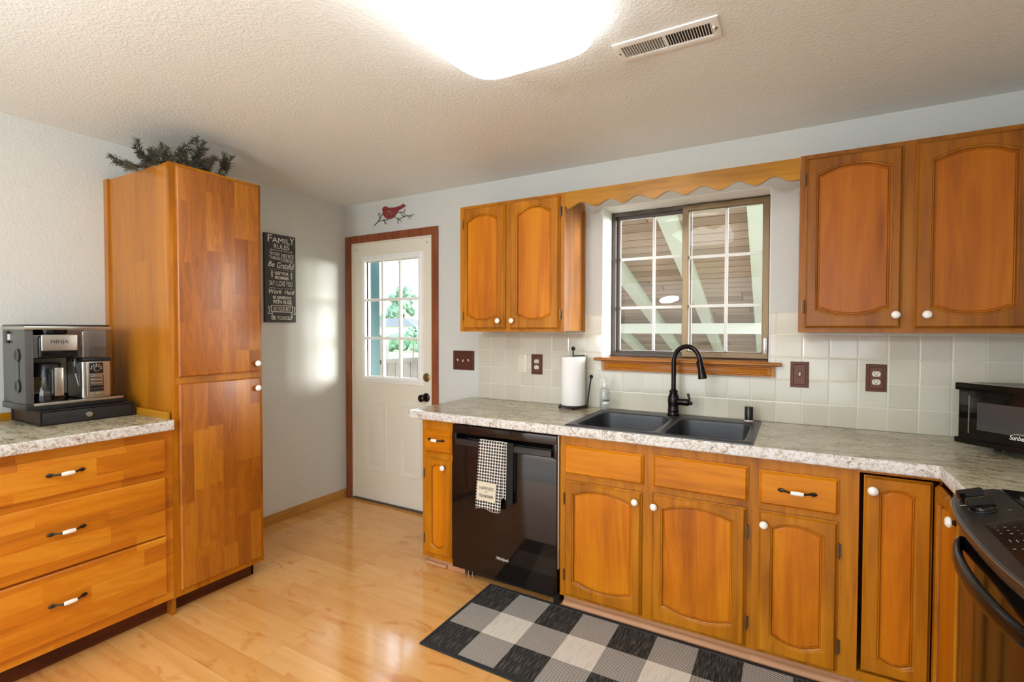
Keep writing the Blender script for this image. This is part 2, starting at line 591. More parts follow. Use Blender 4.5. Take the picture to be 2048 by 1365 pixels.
def m_rug():
    t = NT('woven_check_rug')
    o = t.obj()
    x = t.n('SeparateXYZ', {'Vector': o}).outputs
    X = t.math('SUBTRACT', x[0], 0.018)
    Y = t.math('MULTIPLY', t.math('ADD', x[1], 0.022), -1.0)
    iu = t.math('FLOOR', t.math('DIVIDE', X, 0.1805))
    iv = t.math('FLOOR', t.math('DIVIDE', Y, 0.187))
    du = t.math('ABSOLUTE', t.math('MODULO', iu, 2.0))
    dv = t.math('ABSOLUTE', t.math('MODULO', iv, 2.0))
    sm = t.math('ADD', du, dv)
    st = t.noise(t.mapping(o, (0, 0, 0), (420, 14, 1)), 1.0, 3)
    st2 = t.noise(t.mapping(o, (5, 0, 0), (300, 9, 1)), 1.0, 3)
    dk = t.mix(t.ramp(st, [(0.5, (0, 0, 0, 1)), (0.72, (1, 1, 1, 1))]), srgb(44, 43, 42), srgb(118, 112, 104))
    lt = t.mix(t.ramp(st2, [(0.5, (0, 0, 0, 1)), (0.8, (1, 1, 1, 1))]), srgb(216, 209, 196), srgb(164, 154, 138))
    a = t.math('SINE', t.math('MULTIPLY', t.math('ADD', x[0], t.math('MULTIPLY', x[1], 0.5)), 2 * PI / 0.0085))
    b = t.math('SINE', t.math('MULTIPLY', x[1], 2 * PI / 0.0072))
    tw = t.math('GREATER_THAN', t.math('MULTIPLY', a, b), 0.0)
    md = t.mix(tw, srgb(46, 44, 44), srgb(206, 200, 190))
    c = t.mix(t.math('GREATER_THAN', sm, 0.5), dk, md)
    c = t.mix(t.math('GREATER_THAN', sm, 1.5), c, lt)
    t.p(Base_Color=c, Roughness=0.95, Specular_IOR_Level=0.1)
    t.bump(st, 0.3, 0.001)
    return t.m


def m_gingham():
    t = NT('black_and_white_gingham')
    uv = t.n('TexCoord').outputs['UV']
    x = t.n('SeparateXYZ', {'Vector': uv}).outputs
    a = t.math('LESS_THAN', t.math('FRACT', t.math('DIVIDE', x[0], 0.0165)), 0.62)
    b = t.math('LESS_THAN', t.math('FRACT', t.math('DIVIDE', x[1], 0.0165)), 0.62)
    s = t.math('MULTIPLY', t.math('ADD', a, b), 0.5)
    c = t.ramp(s, [(0.0, srgb(228, 224, 216)), (0.34, srgb(178, 172, 164)), (0.75, srgb(34, 31, 29))], 'CONSTANT')
    t.p(Base_Color=c, Roughness=0.95, Specular_IOR_Level=0.1)
    t.bump(t.noise(t.obj(), 600, 2), 0.2, 0.001)
    return t.m


def m_mesh(name, col, pitch):
    """perforated sheet: fine dark mesh with holes"""
    t = NT(name)
    x = t.n('SeparateXYZ', {'Vector': t.obj()}).outputs
    s = t.math('MULTIPLY', t.math('MULTIPLY', t.math('SINE', t.math('MULTIPLY', t.math('ADD', x[1], x[0]), 2 * PI / pitch)), t.math('SINE', t.math('MULTIPLY', x[2], 2 * PI / pitch))), 1.0)
    h = t.math('GREATER_THAN', s, 0.25)
    t.p(Base_Color=t.mix(h, col, srgb(78, 76, 76)), Roughness=0.4, Metallic=0.4)
    return t.m


MAT['sink'] = m_sink()
MAT['counter'] = m_counter()
MAT['edge'] = m_edge()
MAT['tile'] = m_tile()
MAT['rug'] = m_rug()
MAT['rugedge'] = plain('black_rug_binding', srgb(34, 34, 36), 0.9)
MAT['gingham'] = m_gingham()
MAT['mesh'] = m_mesh('black_wire_mesh', srgb(26, 25, 25), 0.004)
MAT['patch'] = plain('oatmeal_cloth', srgb(214, 204, 182), 0.95)
MAT['blackcloth'] = plain('black_cloth', srgb(20, 20, 20), 0.95)

t = NT('glowing_diffuser')
t.p(Base_Color=(0.9, 0.9, 0.9, 1), Emission_Color=(0.93, 0.97, 1.0, 1), Emission_Strength=LAMP)
MAT['lamp'] = t.m


def outdoor(name, c1, c2, scale, rough=0.9):
    t = NT(name)
    n = t.noise(t.obj(), scale, 6, 0.6)
    t.p(Base_Color=t.ramp(n, [(0.35, c1), (0.65, c2)]), Roughness=rough)
    return t.m


MAT['grass'] = outdoor('lawn_grass', srgb(150, 166, 118), srgb(178, 190, 142), 3)
MAT['leaf'] = outdoor('tree_leaves', srgb(96, 128, 112), srgb(140, 168, 136), 2.5)
MAT['bark'] = outdoor('bark', srgb(96, 78, 62), srgb(120, 100, 80), 8)
MAT['concrete'] = outdoor('bounce_concrete', srgb(196, 192, 184), srgb(216, 212, 204), 4)
MAT['deck'] = outdoor('brown_decking', srgb(120, 104, 88), srgb(140, 124, 106), 6)
MAT['teal'] = plain('teal_paint', srgb(56, 90, 92), 0.6)
MAT['rafter'] = plain('pale_green_paint', srgb(208, 211, 199), 0.6)
MAT['rail'] = outdoor('weathered_grey_wood', srgb(108, 105, 100), srgb(128, 124, 118), 6)
MAT['soffit'] = planks('brown_roof_boards', 'x', 'y', 0.17, 3.0, (srgb(150, 128, 112), srgb(176, 152, 134), srgb(196, 172, 154)), 0.8, 0.4,
                       seam=srgb(120, 76, 50), seam_w=0.006, coat=0.0)
MAT['houseroof'] = plain('grey_shingles', srgb(104, 104, 104), 0.9)
MAT['housewall'] = plain('pale_siding', srgb(226, 222, 214), 0.8)

# ------------------------------------------------------------------ room shell
H = 2.44
RX = 4.40      # right wall
FY = -4.70     # wall behind the camera
SILL_Z, HEAD_Z = 1.245, 2.166
WX0, WX1 = 2.246, 3.166          # window opening
DX0, DX1, DZ1 = 0.075, 0.925, 2.122   # door opening


def struct(name, mb, mats, **k):
    o = mb.build(name, mats, **k)
    o['kind'] = 'structure'
    return o


struct('floor', MB().box(0, RX, FY, 0.0, -0.06, 0), MAT['floor'])
struct('ceiling', MB().box(-0.2, RX + 0.2, FY - 0.2, 0.2, H, H + 0.12), MAT['ceil'])
struct('wall_back', MB().slab('y', 0.0, 0.2, (-0.2, RX + 0.2), (-0.1, H), [(WX0, WX1, SILL_Z - 0.02, HEAD_Z), (DX0, DX1, -0.2, DZ1)]), MAT['wall'])
struct('wall_left', MB().box(-0.2, 0.0, FY - 0.2, 0.0, -0.1, H), MAT['wall'])
struct('wall_right', MB().box(RX, RX + 0.2, FY - 0.2, 0.0, -0.1, H), MAT['wall'])
struct('wall_front', MB().slab('y', FY - 0.2, FY, (0.0, RX), (-0.1, H), [(0.4, 4.0, 0.0, 2.20)]), MAT['wall'])  # wide opening added behind the camera to let sky light fill the room
b = MB()
b.prism([(0, 0), (0.012, 0), (0.012, 0.055), (0.008, 0.068), (0, 0.072)], lambda a, z: (a, -1.18, z), lambda a, z: (a, -0.012, z))
struct('baseboard_left', b, MAT['base'])

# tiled backsplash around the window
TZ0, TZ1 = 0.933, 1.506
b = MB().slab('y', -0.007, -0.0005, (1.34, RX), (TZ0, TZ1), [(WX0 - 0.0, 3.172, SILL_Z - 0.08, 3.0)])
b.bevel_sharp(0.003, 2)
struct('trim_1', b, MAT['tile'])

# ------------------------------------------------------------------ door
d = thing('door_1', (0.5, 0.03, 0), None, None)
d['kind'] = 'structure'
LX0, LX1, LZ0, LZ1 = DX0 + 0.012, DX1 - 0.006, 0.012, DZ1 - 0.008
GX0, GX1, GZ0, GZ1 = 0.232, 0.778, 1.035, 1.962
b = MB().slab('y', 0.016, 0.056, (LX0, LX1), (LZ0, LZ1), [(GX0, GX1, GZ0, GZ1)])
for px0, px1 in ((0.215, 0.445), (0.590, 0.812)):
    def pf(q, y, i):
        return [(px0 + i, y, 0.255 + i), (px1 - i, y, 0.255 + i), (px1 - i, y, 0.825 - i), (px0 + i, y, 0.825 - i)]
    b.loops([pf(0, 0.0165, 0), pf(0, 0.010, 0.004), pf(0, 0.010, 0.012), pf(0, 0.0155, 0.026), pf(0, 0.0155, 0.04), pf(0, 0.010, 0.06)], 0, False, True)
b.build('door_leaf', MAT['doorpaint'], d)
b = MB()
fo, fi = 0.052, 0.0


def ring(y, e):
    return [(GX0 - e, y, GZ0 - e), (GX1 + e, y, GZ0 - e), (GX1 + e, y, GZ1 + e), (GX0 - e, y, GZ1 + e)]


b.loops([ring(0.016, 0.05), ring(0.008, 0.048), ring(0.006, 0.034), ring(0.0, 0.026), ring(0.0, 0.008), ring(0.010, 0.0), ring(0.03, 0.0)], 0, False, False)
for k in (1, 2):
    x = GX0 + (GX1 - GX0) * k / 3
    b.box(x - 0.011, x + 0.011, 0.004, 0.03, GZ0, GZ1, 0, 0.004)
    z = GZ0 + (GZ1 - GZ0) * k / 3
    b.box(GX0, GX1, 0.006, 0.03, z - 0.011, z + 0.011, 0, 0.004)
for k in range(4):
    b.lathe([(0.003, 0), (0.003, 0.002)], (GX0 - 0.03, 0.006, GZ0 + 0.02 + k * 0.3), (0, -1, 0), 8, 1)
    b.lathe([(0.003, 0), (0.003, 0.002)], (GX0 + 0.03 + k * 0.16, 0.006, GZ0 - 0.03), (0, -1, 0), 8, 1)
b.build('glass_frame', [MAT['gridwhite'], MAT['bronze']], d)
MB().box(GX0, GX1, 0.032, 0.036, GZ0, GZ1).build('glass_pane', MAT['glass'], d)
MB().lathe([(0.012, 0), (0.032, 0.001), (0.032, 0.006), (0.024, 0.010), (0.014, 0.011), (0.012, 0.02), (0.004, 0.022)], (0.857, 0.016, 1.05), (0, -1, 0), 24).build('deadbolt', MAT['brass'], d, label='aged brass deadbolt')
MB().lathe([(0.033, 0), (0.034, 0.004), (0.028, 0.010), (0.013, 0.014), (0.012, 0.034), (0.022, 0.042), (0.029, 0.054), (0.027, 0.068), (0.015, 0.076)], (0.852, 0.016, 0.897), (0, -1, 0), 28).build('door_knob', MAT['orb'], d, label='dark bronze round door knob')
for z in (1.868, 1.078, 0.24):
    b = MB().lathe([(0.007, -0.05), (0.007, 0.05)], (LX0 - 0.004, 0.006, z), (0, 0, 1), 10)
    b.box(LX0 - 0.012, LX0 + 0.004, 0.008, 0.014, z - 0.05, z + 0.05)
    b.build('hinge', MAT['ivory'], d)
for x in (LX0 + 0.035, LX1 - 0.05):
    b = MB().box(x - 0.012, x + 0.012, 0.012, 0.0155, LZ1 - 0.055, LZ1 - 0.03, 0, 0.001)
    b.tube([(x, 0.012, LZ1 - 0.045), (x, -0.004, LZ1 - 0.045), (x + 0.004, -0.006, LZ1 - 0.036)], 0.003, 8)
    b.build('curtain_bracket', MAT['ivory'], d)
# casing, jamb, threshold
b = MB()
CO = 0.058


def casing_ring(y, e):
    return [(DX0 - e, y, -0.0), (DX0 - e, y, DZ1 + e), (DX1 + e, y, DZ1 + e), (DX1 + e, y, -0.0)]


b.loops([casing_ring(0.0, 0.0), casing_ring(-0.012, 0.0), casing_ring(-0.015, 0.008), casing_ring(-0.015, 0.03), casing_ring(-0.018, 0.034), casing_ring(-0.018, CO - 0.004), casing_ring(-0.014, CO), casing_ring(0.0, CO)], 0, False, False, closed=False)
b.loops([casing_ring(0.0, 0.0), casing_ring(0.0, -0.012), casing_ring(0.016, -0.012)], 1, False, False, closed=False)
for sgn, x in ((1, DX0), (-1, DX1)):
    b.box(min(x, x + sgn * 0.012), max(x, x + sgn * 0.012), 0.056, 0.2, 0, DZ1, 1)
b.box(DX0, DX1, 0.056, 0.2, DZ1 - 0.012, DZ1, 1)
b.build('door_casing', [MAT['casing'], MAT['doorpaint']], d)
b = MB().box(DX0, DX1, -0.03, 0.2, 0.0, 0.008, 0).box(DX0, DX1, -0.005, 0.06, 0.0, 0.016, 1)
b.build('threshold', [MAT['base'], MAT['alumdark']], d)

# ------------------------------------------------------------------ window
wd = thing('window_1', ((WX0 + WX1) / 2, 0.17, SILL_Z), None, None)
wd['kind'] = 'structure'
b = MB()
FY0 = 0.17
# plastered white reveals (two sides and head), thin skins on the wall opening
b.box(WX0, WX0 + 0.004, 0.0005, FY0 + 0.03, SILL_Z, HEAD_Z - 0.0, 0)
b.box(WX1 - 0.004, WX1, 0.0005, FY0 + 0.03, SILL_Z, HEAD_Z, 0)
b.box(WX0, WX1, 0.0005, FY0 + 0.03, HEAD_Z - 0.004, HEAD_Z, 0)
b.build('window_reveal', MAT['reveal'], wd)
b = MB()
fz0, fz1 = SILL_Z, HEAD_Z - 0.004
fx0, fx1 = WX0 + 0.004, WX1 - 0.004


def wring(x0, x1, z0, z1, y, e):
    return [(x0 + e, y, z0 + e), (x1 - e, y, z0 + e), (x1 - e, y, z1 - e), (x0 + e, y, z1 - e)]


def frame(bb, x0, x1, z0, z1, y0, y1, wdt, m=0, bev=0.004):
    bb.loops([wring(x0, x1, z0, z1, y1, 0), wring(x0, x1, z0, z1, y0 + bev, 0), wring(x0, x1, z0, z1, y0, bev), wring(x0, x1, z0, z1, y0, wdt - bev), wring(x0, x1, z0, z1, y0 + bev, wdt), wring(x0, x1, z0, z1, y1, wdt)], m, False, False)


frame(b, fx0, fx1, fz0, fz1, FY0, 0.25, 0.024, 0)
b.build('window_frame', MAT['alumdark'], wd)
xm0, xm1 = 2.690, 2.735
b = MB()
frame(b, xm0, fx1 - 0.006, fz0 + 0.006, fz1 - 0.006, 0.155, 0.195, 0.036, 0)
b.build('fixed_sash', MAT['alum'], wd)
b = MB()
frame(b, fx0 + 0.02, xm1, fz0 + 0.014, fz1 - 0.018, 0.205, 0.235, 0.022, 0)
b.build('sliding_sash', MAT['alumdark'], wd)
for nm, x0, x1, y, zz0, zz1, mx in (('muntin_grid', xm0 + 0.034, fx1 - 0.04, 0.178, fz0 + 0.04, fz1 - 0.04, 2.932), ('muntin_grid', fx0 + 0.04, xm0 + 0.01, 0.22, fz0 + 0.034, fz1 - 0.038, 2.507)):
    b = MB()
    g = 0.009
    b.box(mx - g, mx + g, y, y + 0.008, zz0, zz1, 0, 0.002)
    for zc in (1.848, 1.556) if y < 0.2 else (1.868, 1.556):
        b.box(x0, x1, y - 0.001, y + 0.009, zc - g, zc + g, 0, 0.002)
    e = 0.005
    for q in ((x0, x0 + e, zz0, zz1), (x1 - e, x1, zz0, zz1), (x0, x1, zz1 - e, zz1), (x0, x1, zz0, zz0 + e)):
        b.box(q[0], q[1], y, y + 0.008, q[2], q[3])
    b.build(nm, MAT['gridwhite'], wd)
    MB().box(x0 - 0.01, x1 + 0.01, y + 0.010, y + 0.013, zz0 - 0.01, zz1 + 0.01).build('window_pane', MAT['glass'], wd)
b = MB().box(fx1 - 0.03, fx1 - 0.012, 0.135, 0.156, fz0 + 0.035, fz0 + 0.125, 0, 0.003)
b.box(fx1 - 0.026, fx1 - 0.018, 0.128, 0.14, fz0 + 0.045, fz0 + 0.115, 0, 0.003)
b.build('sash_latch', MAT['chrome'], wd)
b = MB()
prof = [(-0.045, 1.226), (-0.053, 1.231), (-0.053, 1.239), (-0.045, 1.245), (0.17, 1.245), (0.17, 1.226)]
b.prism([(y, z) for y, z in prof][:4] + [(-0.008, 1.245), (-0.008, 1.226)], lambda y, z: (2.212, y, z), lambda y, z: (3.222, y, z))
b.box(WX0 + 0.002, WX1 - 0.002, -0.008, 0.17, 1.226, 1.2449)
b.build('window_sill', MAT['sill'], wd)
b = MB()
ax0, ax1, az0, az1 = 2.258, 3.192, 1.168, 1.2255
b.box(ax0, ax1, -0.016, -0.008, az0, az1, 0)


def ar(y, e):
    return [(ax0 + e, y, az0 + e * 0.5), (ax1 - e, y, az0 + e * 0.5), (ax1 - e, y, az1 - e * 0.5), (ax0 + e, y, az1 - e * 0.5)]


b.loops([ar(-0.016, 0), ar(-0.027, 0.001), ar(-0.026, 0.012), ar(-0.018, 0.022), ar(-0.018, 0.03), ar(-0.022, 0.036)], 0, False, True)
b.build('window_apron', MAT['sill'], wd)

# ------------------------------------------------------------------ cabinet parts
def arch_loop(u0, u1, v0, v1, top, bot, n=26):
    """inner outline of a cathedral panel: corners at v0/v1, crowns at +top / -bot"""
    def s(tt):
        a = abs(2 * tt - 1)
        if a > 0.9: return 0.0
        return math.cos(PI / 2 * (a / 0.9) ** 1.25) ** 0.95
    L = []
    for i in range(n): L.append((u0 + (u1 - u0) * i / n, v0 - bot * s(i / n)))
    for i in range(6): L.append((u1, v0 + (v1 - v0) * i / 6))
    for i in range(n): L.append((u1 - (u1 - u0) * i / n, v1 + top * s(i / n)))
    for i in range(6): L.append((u0, v1 - (v1 - v0) * i / 6))
    return L


def rect_loop(u0, u1, v0, v1, n=26):
    L = []
    for i in range(n): L.append((u0 + (u1 - u0) * i / n, v0))
    for i in range(6): L.append((u1, v0 + (v1 - v0) * i / 6))
    for i in range(n): L.append((u1 - (u1 - u0) * i / n, v1))
    for i in range(6): L.append((u0, v1 - (v1 - v0) * i / 6))
    return L


def plane_fn(kind, face):
    if kind == 'back': return lambda u, v, o: Vector((u, face - o, v))        # faces -y
    if kind == 'left': return lambda u, v, o: Vector((face + o, u, v))        # faces +x
    if kind == 'right': return lambda u, v, o: Vector((face - o, u, v))       # faces -x
    raise ValueError(kind)


def knob(parent, c, n, r=0.0165):
    b = MB()
    b.lathe([(0.010, 0), (0.0115, 0.002), (0.007, 0.005), (0.006, 0.011)], c, n, 18, 0, cap1=False)
    b.lathe([(0.006, 0.010), (r * 0.95, 0.013), (r * 1.02, 0.0165), (r * 0.93, 0.022), (r * 0.62, 0.0265), (r * 0.2, 0.028)], c, n, 22, 1)
    return b.build('knob', [MAT['bronze'], MAT['white']], parent)


def pull(parent, c, u, n, half=0.066):
    c, u, n = Vector(c), Vector(u), Vector(n)
    b = MB()
    P = lambda a, o: c + u * a + n * o
    for sg in (-1, 1):
        b.tube([P(sg * half * 1.06, 0.004), P(sg * half * 0.98, 0.006), P(sg * half * 0.86, 0.007), P(sg * half * 0.7, 0.009), P(sg * half * 0.58, 0.016), P(sg * half * 0.42, 0.024), P(sg * half * 0.34, 0.027)],
               [0.0015, 0.006, 0.0085, 0.0055, 0.004, 0.004, 0.0065], 12, 0, 0.6)
    b.tube([P(a * half, 0.027) for a in (-0.36, -0.34, -0.2, 0.0, 0.2, 0.34, 0.36)], [0.005, 0.0075, 0.0088, 0.0094, 0.0088, 0.0075, 0.005], 14, 1)
    return b.build('pull', [MAT['bronze'], MAT['white']], parent)


def hinge(parent, fn, u, v, sgn):
    b = MB()
    p0, p1 = fn(u, v - 0.026, 0.013), fn(u, v + 0.026, 0.013)
    b.tube([p0, p1], 0.0042, 10)
    for dz in (-0.028, 0.028):
        b.tube([fn(u, v + dz - 0.002, 0.013), fn(u, v + dz + 0.002, 0.013)], 0.0032, 8)
    a, c = (u, u + sgn * 0.008)
    q = [(min(a, c), v - 0.024), (max(a, c), v - 0.024), (max(a, c), v + 0.024), (min(a, c), v + 0.024)]
    b.prism(q, lambda x, z: fn(x, z, 0.0), lambda x, z: fn(x, z, 0.003))
    return b.build('hinge', MAT['hinge'], parent)


def raised_door(parent, fn, u0, u1, v0, v1, au0, au1, av0, av1, top=0.028, bot=0.028, mf='wood_v', mp='panel_v', th=0.02):
    b = MB()
    R = rect_loop

    def ring2(L, o): return [fn(u, v, o) for u, v in L]

    def inset(L, e):
        cu, cv = (au0 + au1) / 2, (av0 + av1) / 2
        su, sv = ((au1 - au0) - 2 * e) / (au1 - au0), ((av1 - av0) - 2 * e) / (av1 - av0)
        return [(cu + (u - cu) * su, cv + (v - cv) * sv) for u, v in L]
    A = arch_loop(au0, au1, av0, av1, top, bot)
    bv = 0.010
    b.loops([ring2(R(u0 + 0.003, u1 - 0.003, v0 + 0.003, v1 - 0.003), 0.0), ring2(R(u0, u1, v0, v1), 0.004), ring2(R(u0, u1, v0, v1), 0.009)], 1, True, False)  # dark glaze and shadow line around the door painted into the lip band
    b.loops([ring2(R(u0, u1, v0, v1), 0.009), ring2(R(u0 + 0.002, u1 - 0.002, v0 + 0.002, v1 - 0.002), 0.0095), ring2(R(u0 + bv, u1 - bv, v0 + bv, v1 - bv), th)], 0, False, False)
    b.loops([ring2(R(u0 + bv, u1 - bv, v0 + bv, v1 - bv), th), ring2(A, th)], 0, False, False)
    b.loops([ring2(A, th), ring2(inset(A, 0.002), th - 0.003), ring2(inset(A, 0.006), th - 0.0035), ring2(inset(A, 0.009), th - 0.007)], 0, False, False)
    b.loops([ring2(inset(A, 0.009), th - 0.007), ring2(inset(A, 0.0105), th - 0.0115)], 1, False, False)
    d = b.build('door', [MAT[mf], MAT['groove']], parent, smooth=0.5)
    b = MB()
    b.loops([ring2(inset(A, 0.0098), th - 0.0125), ring2(inset(A, 0.0135), th - 0.0125), ring2(inset(A, 0.0175), th - 0.009)], 0, False, True)
    b.build('door_panel', MAT[mp], d, smooth=0.5)
    return d


def slab_front(name, parent, fn, u0, u1, v0, v1, mat, th=0.02, bv=0.010, lip=0.009):
    b = MB()
    q = lambda e, o: [fn(u0 + e, v0 + e, o), fn(u1 - e, v0 + e, o), fn(u1 - e, v1 - e, o), fn(u0 + e, v1 - e, o)]
    b.loops([q(0.002, 0), q(0, 0.003), q(0, lip), q(0.002, lip + 0.0005), q(bv, th)], 0, True, True)
    return b.build(name, mat, parent, smooth=0.4)


def frame_boxes(b, fn, u0, u1, v0, v1, holes, th=0.02, m=0):
    """face frame with real openings"""
    t = MB()
    t.slab('z', 0, th, (u0, u1), (v0, v1), holes)
    b.merge(t.bm, m, lambda c: fn(c.x, c.y, c.z - th))
    return b


YB = -0.625     # face of the base cabinets' frames
YD = -0.625
fnB = plane_fn('back', YB)

def carcass(parent, x0, x1, y0, y1, z0, z1, mat, t=0.018, floor=True, front='y', top=True):
    b = MB()
    b.box(x0, x0 + t, y0, y1, z0, z1).box(x1 - t, x1, y0, y1, z0, z1)
    b.box(x0 + t, x1 - t, y1 - 0.006, y1, z0 + t, z1)
    b.box(x0 + t, x1 - t, y0, y1, z0, z0 + t)
    if top: b.box(x0 + t, x1 - t, y0, y1 - 0.006, z1 - t, z1)
    return b.build('carcass', mat, parent)


def base_unit(label, x0, x1, fronts, opens, toe=True, name='base_cabinet', toe_label=None):
    """fronts built by caller; opens = openings of the face frame"""
    tt = thing(name, ((x0 + x1) / 2, -0.3, 0), label, 'cabinet', 'base cabinets under the worktop')
    carcass(tt, x0, x1, YB + 0.02, -0.008, 0.07, 0.8815, MAT['wood_v'], top=False)
    b = MB()
    frame_boxes(b, fnB, x0, x1, 0.055, 0.8815, opens)
    b.build('face_frame', MAT['wood_v'], tt)
    return tt


# ---- narrow cabinet at the end of the run
X = [1.349, 1.578, 2.249, 3.135, 3.478]
c = base_unit('narrow base cabinet at the end of the worktop, between the door and the dishwasher', X[0], X[1], None, [(1.385, 1.562, 0.69, 0.80), (1.385, 1.562, 0.08, 0.64)])
dr = slab_front('drawer_front', c, fnB, 1.376, 1.572, 0.692, 0.822, MAT['panel_h'])
pull(dr, fnB(1.470, 0.770, 0.02), (1, 0, 0), (0, -1, 0), 0.058)
dd = raised_door(c, fnB, 1.374, 1.571, 0.085, 0.652, 1.418, 1.530, 0.140, 0.612, 0.018, 0.022)
knob(dd, fnB(1.522, 0.613, 0.02), (0, -1, 0))
hinge(dd, fnB, 1.371, 0.17, -1)
hinge(dd, fnB, 1.371, 0.56, -1)
b = MB().box(1.388, 1.64, -0.600, -0.585, 0.001, 0.058)
b.build('toe_board', MAT['toe_pink'], c)
b = MB()
b.tube([(1.362, -0.606, 0.012), (1.515, -0.606, 0.012)], 0.012, 12)
b.build('shoe_moulding', MAT['toe_pink'], c)

# ---- sink cabinet
c = base_unit('wide base cabinet under the black sink, with two false drawer fronts', X[2], X[3], None, [(2.29, 2.66, 0.70, 0.83), (2.735, 3.10, 0.70, 0.83), (2.29, 2.66, 0.09, 0.64), (2.735, 3.10, 0.09, 0.64)])
slab_front('drawer_front', c, fnB, 2.277, 2.675, 0.690, 0.832, MAT['panel_h'])
slab_front('drawer_front', c, fnB, 2.722, 3.118, 0.690, 0.838, MAT['panel_h'])
dd = raised_door(c, fnB, 2.279, 2.669, 0.070, 0.655, 2.320, 2.628, 0.138, 0.598, 0.026, 0.022)
knob(dd, fnB(2.641, 0.609, 0.02), (0, -1, 0))
for z in (0.17, 0.56): hinge(dd, fnB, 2.275, z, -1)
dd = raised_door(c, fnB, 2.716, 3.112, 0.068, 0.660, 2.757, 3.066, 0.138, 0.602, 0.026, 0.024)
knob(dd, fnB(2.729, 0.603, 0.02), (0, -1, 0))
for z in (0.17, 0.56): hinge(dd, fnB, 3.116, z, 1)
b = MB().box(2.262, 3.135, -0.600, -0.585, 0.001, 0.068)
b.build('toe_board', MAT['toe_pink'], c)
b = MB()
b.prism([(-0.6, 0.001), (-0.621, 0.001), (-0.621, 0.008), (-0.616, 0.018), (-0.607, 0.024), (-0.6, 0.025)], lambda y, z: (2.262, y, z), lambda y, z: (3.135, y, z))
b.build('shoe_moulding', MAT['toe_pink'], c)

# ---- drawer and door cabinet
c = base_unit('base cabinet with one working drawer, between the sink cabinet and the corner', X[3], X[4], None, [(3.175, 3.42, 0.70, 0.82), (3.175, 3.42, 0.09, 0.64)])
dr = slab_front('drawer_front', c, fnB, 3.160, 3.438, 0.690, 0.832, MAT['panel_h'])
pull(dr, fnB(3.297, 0.762, 0.02), (1, 0, 0), (0, -1, 0))
dd = raised_door(c, fnB, 3.158, 3.438, 0.069, 0.663, 3.203, 3.394, 0.136, 0.605, 0.022, 0.024)
knob(dd, fnB(3.179, 0.609, 0.02), (0, -1, 0))
for z in (0.17, 0.55): hinge(dd, fnB, 3.442, z, 1)
b = MB().box(3.135, 3.50, -0.600, -0.585, 0.001, 0.068)
b.build('toe_board', MAT['toe_pink'], c)
b = MB()
b.prism([(-0.6, 0.001), (-0.621, 0.001), (-0.621, 0.008), (-0.616, 0.018), (-0.607, 0.024), (-0.6, 0.025)], lambda y, z: (3.135, y, z), lambda y, z: (3.76, y, z))
b.build('shoe_moulding', MAT['toe_pink'], c)

# ---- corner cabinet with an angled pair of doors
XR = 3.750      # frame of the run on the side wall, faces -x
fnR = plane_fn('right', XR)
c = thing('corner_base_cabinet', (4.0, -0.4, 0), 'corner base cabinet with two tall doors meeting at a right angle', 'cabinet', 'base cabinets under the worktop')
b = MB().box(X[4], X[4] + 0.018, YB + 0.02, -0.008, 0.07, 0.8815).box(X[4] + 0.018, 4.39, -0.026, -0.008, 0.07, 0.8815)
b.box(XR + 0.02, 4.39, -0.946, -0.93, 0.001, 0.8815)
b.box(X[4] + 0.018, 4.39, YB + 0.02, -0.03, 0.07, 0.088)
b.build('carcass', MAT['wood_v'], c)
b = MB()
frame_boxes(b, fnB, X[4], XR, 0.055, 0.8815, [(3.505, XR - 0.002, 0.09, 0.868)])
frame_boxes(b, fnR, -0.946, YB - 0.02, 0.055, 0.8815, [(-0.92, YB - 0.0, 0.09, 0.868)])
b.build('face_frame', MAT['wood_v'], c)
fnBd = plane_fn('back', YB + 0.018)
dd = raised_door(c, fnBd, 3.520, 3.727, 0.095, 0.858, 3.567, 3.684, 0.150, 0.802, 0.016, 0.016)
knob(dd, fnBd(3.546, 0.805, 0.02), (0, -1, 0), 0.0175)
dd = raised_door(c, plane_fn('right', XR - 0.002), -0.925, YB - 0.003, 0.095, 0.858, -0.885, -0.67, 0.150, 0.802, 0.016, 0.016)
knob(dd, (XR - 0.022, -0.905, 0.808), (-1, 0, 0), 0.0175)
b = MB().box(3.50, 3.80, -0.598, -0.585, 0.001, 0.068).box(3.79, 3.80, -0.93, -0.6, 0.001, 0.068)
b.build('toe_board', MAT['toe_pink'], c)

# ---- dishwasher
c = thing('dishwasher', (1.915, -0.35, 0), 'black dishwasher with a checked towel over its bar handle', 'dishwasher')
DW0, DW1 = 1.586, 2.240
MB().box(DW0, DW1, -0.585, -0.03, 0.10, 0.872).build('tub', MAT['black'], c)
b = MB()
b.box(DW0 + 0.002, DW1, -0.652, -0.587, 0.055, 0.762, 0, 0.006)          # door skin
b.box(DW0 + 0.002, DW1, -0.652, -0.587, 0.826, 0.874, 0, 0.006)          # top strip
b.box(DW0 + 0.002, DW0 + 0.03, -0.652, -0.587, 0.755, 0.83, 0, 0.003)
b.box(DW1 - 0.02, DW1, -0.652, -0.587, 0.755, 0.83, 0, 0.003)
b.build('door', MAT['dish'], c)
b = MB()
pts = []
for i in range(17):
    q = i / 16.0
    pts.append((0.826 - 0.064 * q, -0.618 + 0.026 * math.sin(PI * q)))
b.prism([(z, y) for z, y in pts] + [(0.762, -0.588), (0.826, -0.588)], lambda z, y: (DW0 + 0.03, y, z), lambda z, y: (DW1 - 0.02, y, z))
b.build('handle_pocket', MAT['gloss'], c)
b = MB()
hp = []
for i in range(21):
    q = i / 20.0
    hp.append((DW0 + 0.035 + (DW1 - 0.025 - DW0 - 0.035) * q, -0.662 - 0.008 * math.sin(PI * q)))
